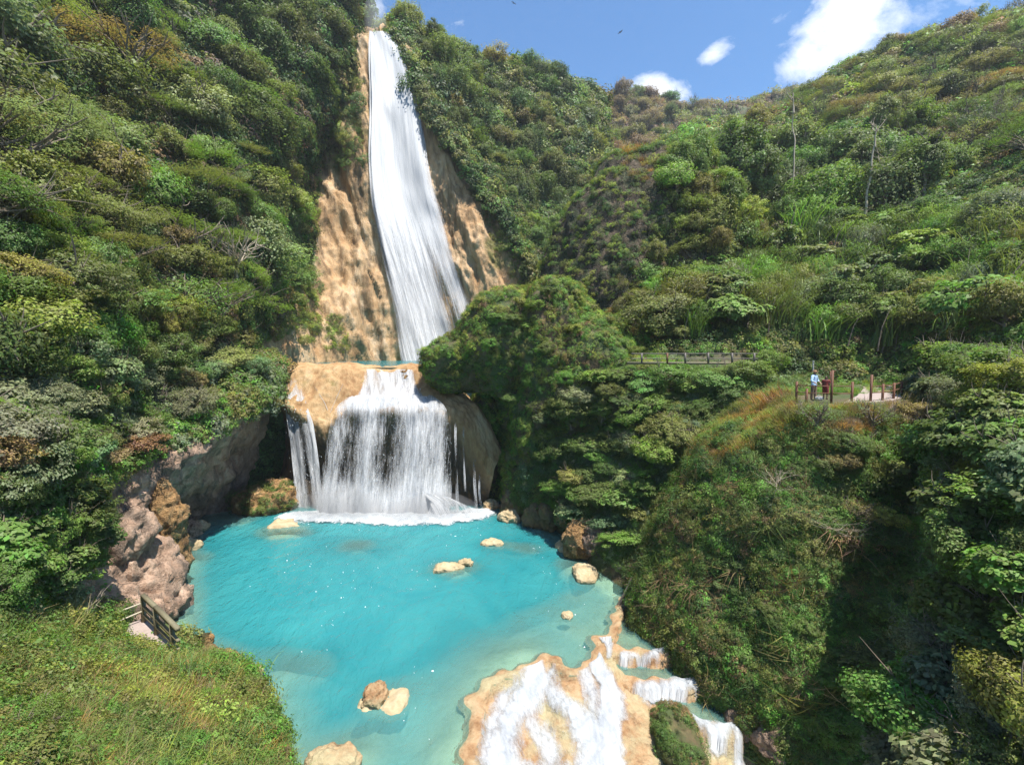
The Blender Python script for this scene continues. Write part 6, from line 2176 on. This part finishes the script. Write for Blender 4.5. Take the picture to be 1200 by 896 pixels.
# clouds: each an oval patch of sky (middle, end of long axis, half thickness in radians), broken up by noise
CL = [((1000, 28), (1085, -12), 0.075, 1.0), ((940, 72), (985, 55), 0.04, 0.95), ((836, 62), (868, 45), 0.021, 0.85), ((778, 106), (822, 116), 0.034, 1.15), ((752, 100), (768, 106), 0.026, 0.85), ((438, 6), (436, 40), 0.022, 0.5), ((1130, -60), (1230, -90), 0.12, 0.8), ((925, 12), (960, 2), 0.05, 0.45), ((890, 78), (905, 70), 0.022, 0.3)]
total = None
for c, e, th, k in CL:
    dc = dirv(*c)
    ax = dirv(*e) - dc
    la = np.linalg.norm(ax)
    ax = ax / la
    ax = ax - dc * (ax @ dc)
    ax /= np.linalg.norm(ax)
    bx = np.cross(dc, ax)
    a = t.math('DIVIDE', t.math('ABSOLUTE', dot(ax) if False else t.math('SUBTRACT', dot(ax), float(ax @ dc))), la)
    b = t.math('DIVIDE', t.math('ABSOLUTE', dot(bx)), th)
    rr = t.math('ADD', t.math('POWER', a, 2.0), t.math('POWER', b, 2.0))
    g = t.math('MULTIPLY', t.math('POWER', 2.718, t.math('MULTIPLY', rr, -0.9)), k)
    g = t.math('MULTIPLY', g, t.math('GREATER_THAN', dot(dc), 0.5))
    total = g if total is None else t.math('MAXIMUM', total, g)
mp = t.n('ShaderNodeMapping')
mp.inputs['Scale'].default_value = (1, 1, 1.5)
t.l(D, mp.inputs[0])
nz = t.noise(9.0, 8, 0.62, mp.outputs[0], 0.3)
f = t.math('ADD', t.math('MULTIPLY', total, 0.62), t.math('MULTIPLY', t.math('SUBTRACT', nz, 0.5), 1.35))
dens = t.ramp(f, [(0.27, (0, 0, 0)), (0.42, (0.42, 0.42, 0.42)), (0.66, (1, 1, 1))])
nz2 = t.noise(16.0, 6, 0.6, mp.outputs[0])
white = t.mix(nz2, (6.6, 7.0, 7.9), (10.2, 10.2, 10.2))
colr = t.mix(dens, t.mix(1.0, sky.outputs[0], SKY_TINT, 'MULTIPLY'), white)
bg = t.n('ShaderNodeBackground', Strength=0.092)
t.l(colr, bg.inputs['Color'])
t.l(bg.outputs[0], t.n('ShaderNodeOutputWorld').inputs[0])

scene.render.engine = 'CYCLES'
scene.view_settings.view_transform = 'Standard'
scene.view_settings.look = 'None'
scene.view_settings.exposure = 0.9
scene.view_settings.gamma = 1.0
scene.view_settings.use_curve_mapping = False
cy = scene.cycles
cy.max_bounces = 5
cy.diffuse_bounces = 3
cy.glossy_bounces = 2
cy.transmission_bounces = 3
cy.transparent_max_bounces = 10
cy.caustics_reflective = False
cy.caustics_refractive = False
cy.sample_clamp_indirect = 6
cy.use_denoising = True
cy.denoiser = 'OPENIMAGEDENOISE'
cy.denoising_prefilter = 'NONE'
cy.use_adaptive_sampling = True
cy.adaptive_threshold = 0.02

if HAZE > 0:
    m, t = mat_new('valley_haze')
    v_ = t.n('ShaderNodeVolumePrincipled', Density=HAZE, Anisotropy=0.25)
    v_.inputs['Color'].default_value = (0.86, 0.92, 1.0, 1)
    t.l(v_.outputs[0], t.n('ShaderNodeOutputMaterial').inputs['Volume'])
    x0_, x1_, y0_, y1_, z0_, z1_ = -920, 920, -920, 920, -12, 190
    me = bpy.data.meshes.new('haze')
    me.from_pydata([(x, y, z) for z in (z0_, z1_) for y in (y0_, y1_) for x in (x0_, x1_)], [], [(0, 2, 3, 1), (4, 5, 7, 6), (0, 1, 5, 4), (2, 6, 7, 3), (0, 4, 6, 2), (1, 3, 7, 5)])
    tag(link('haze', me, m), 'thin bluish haze filling the valley air', 'haze', None, 'stuff')
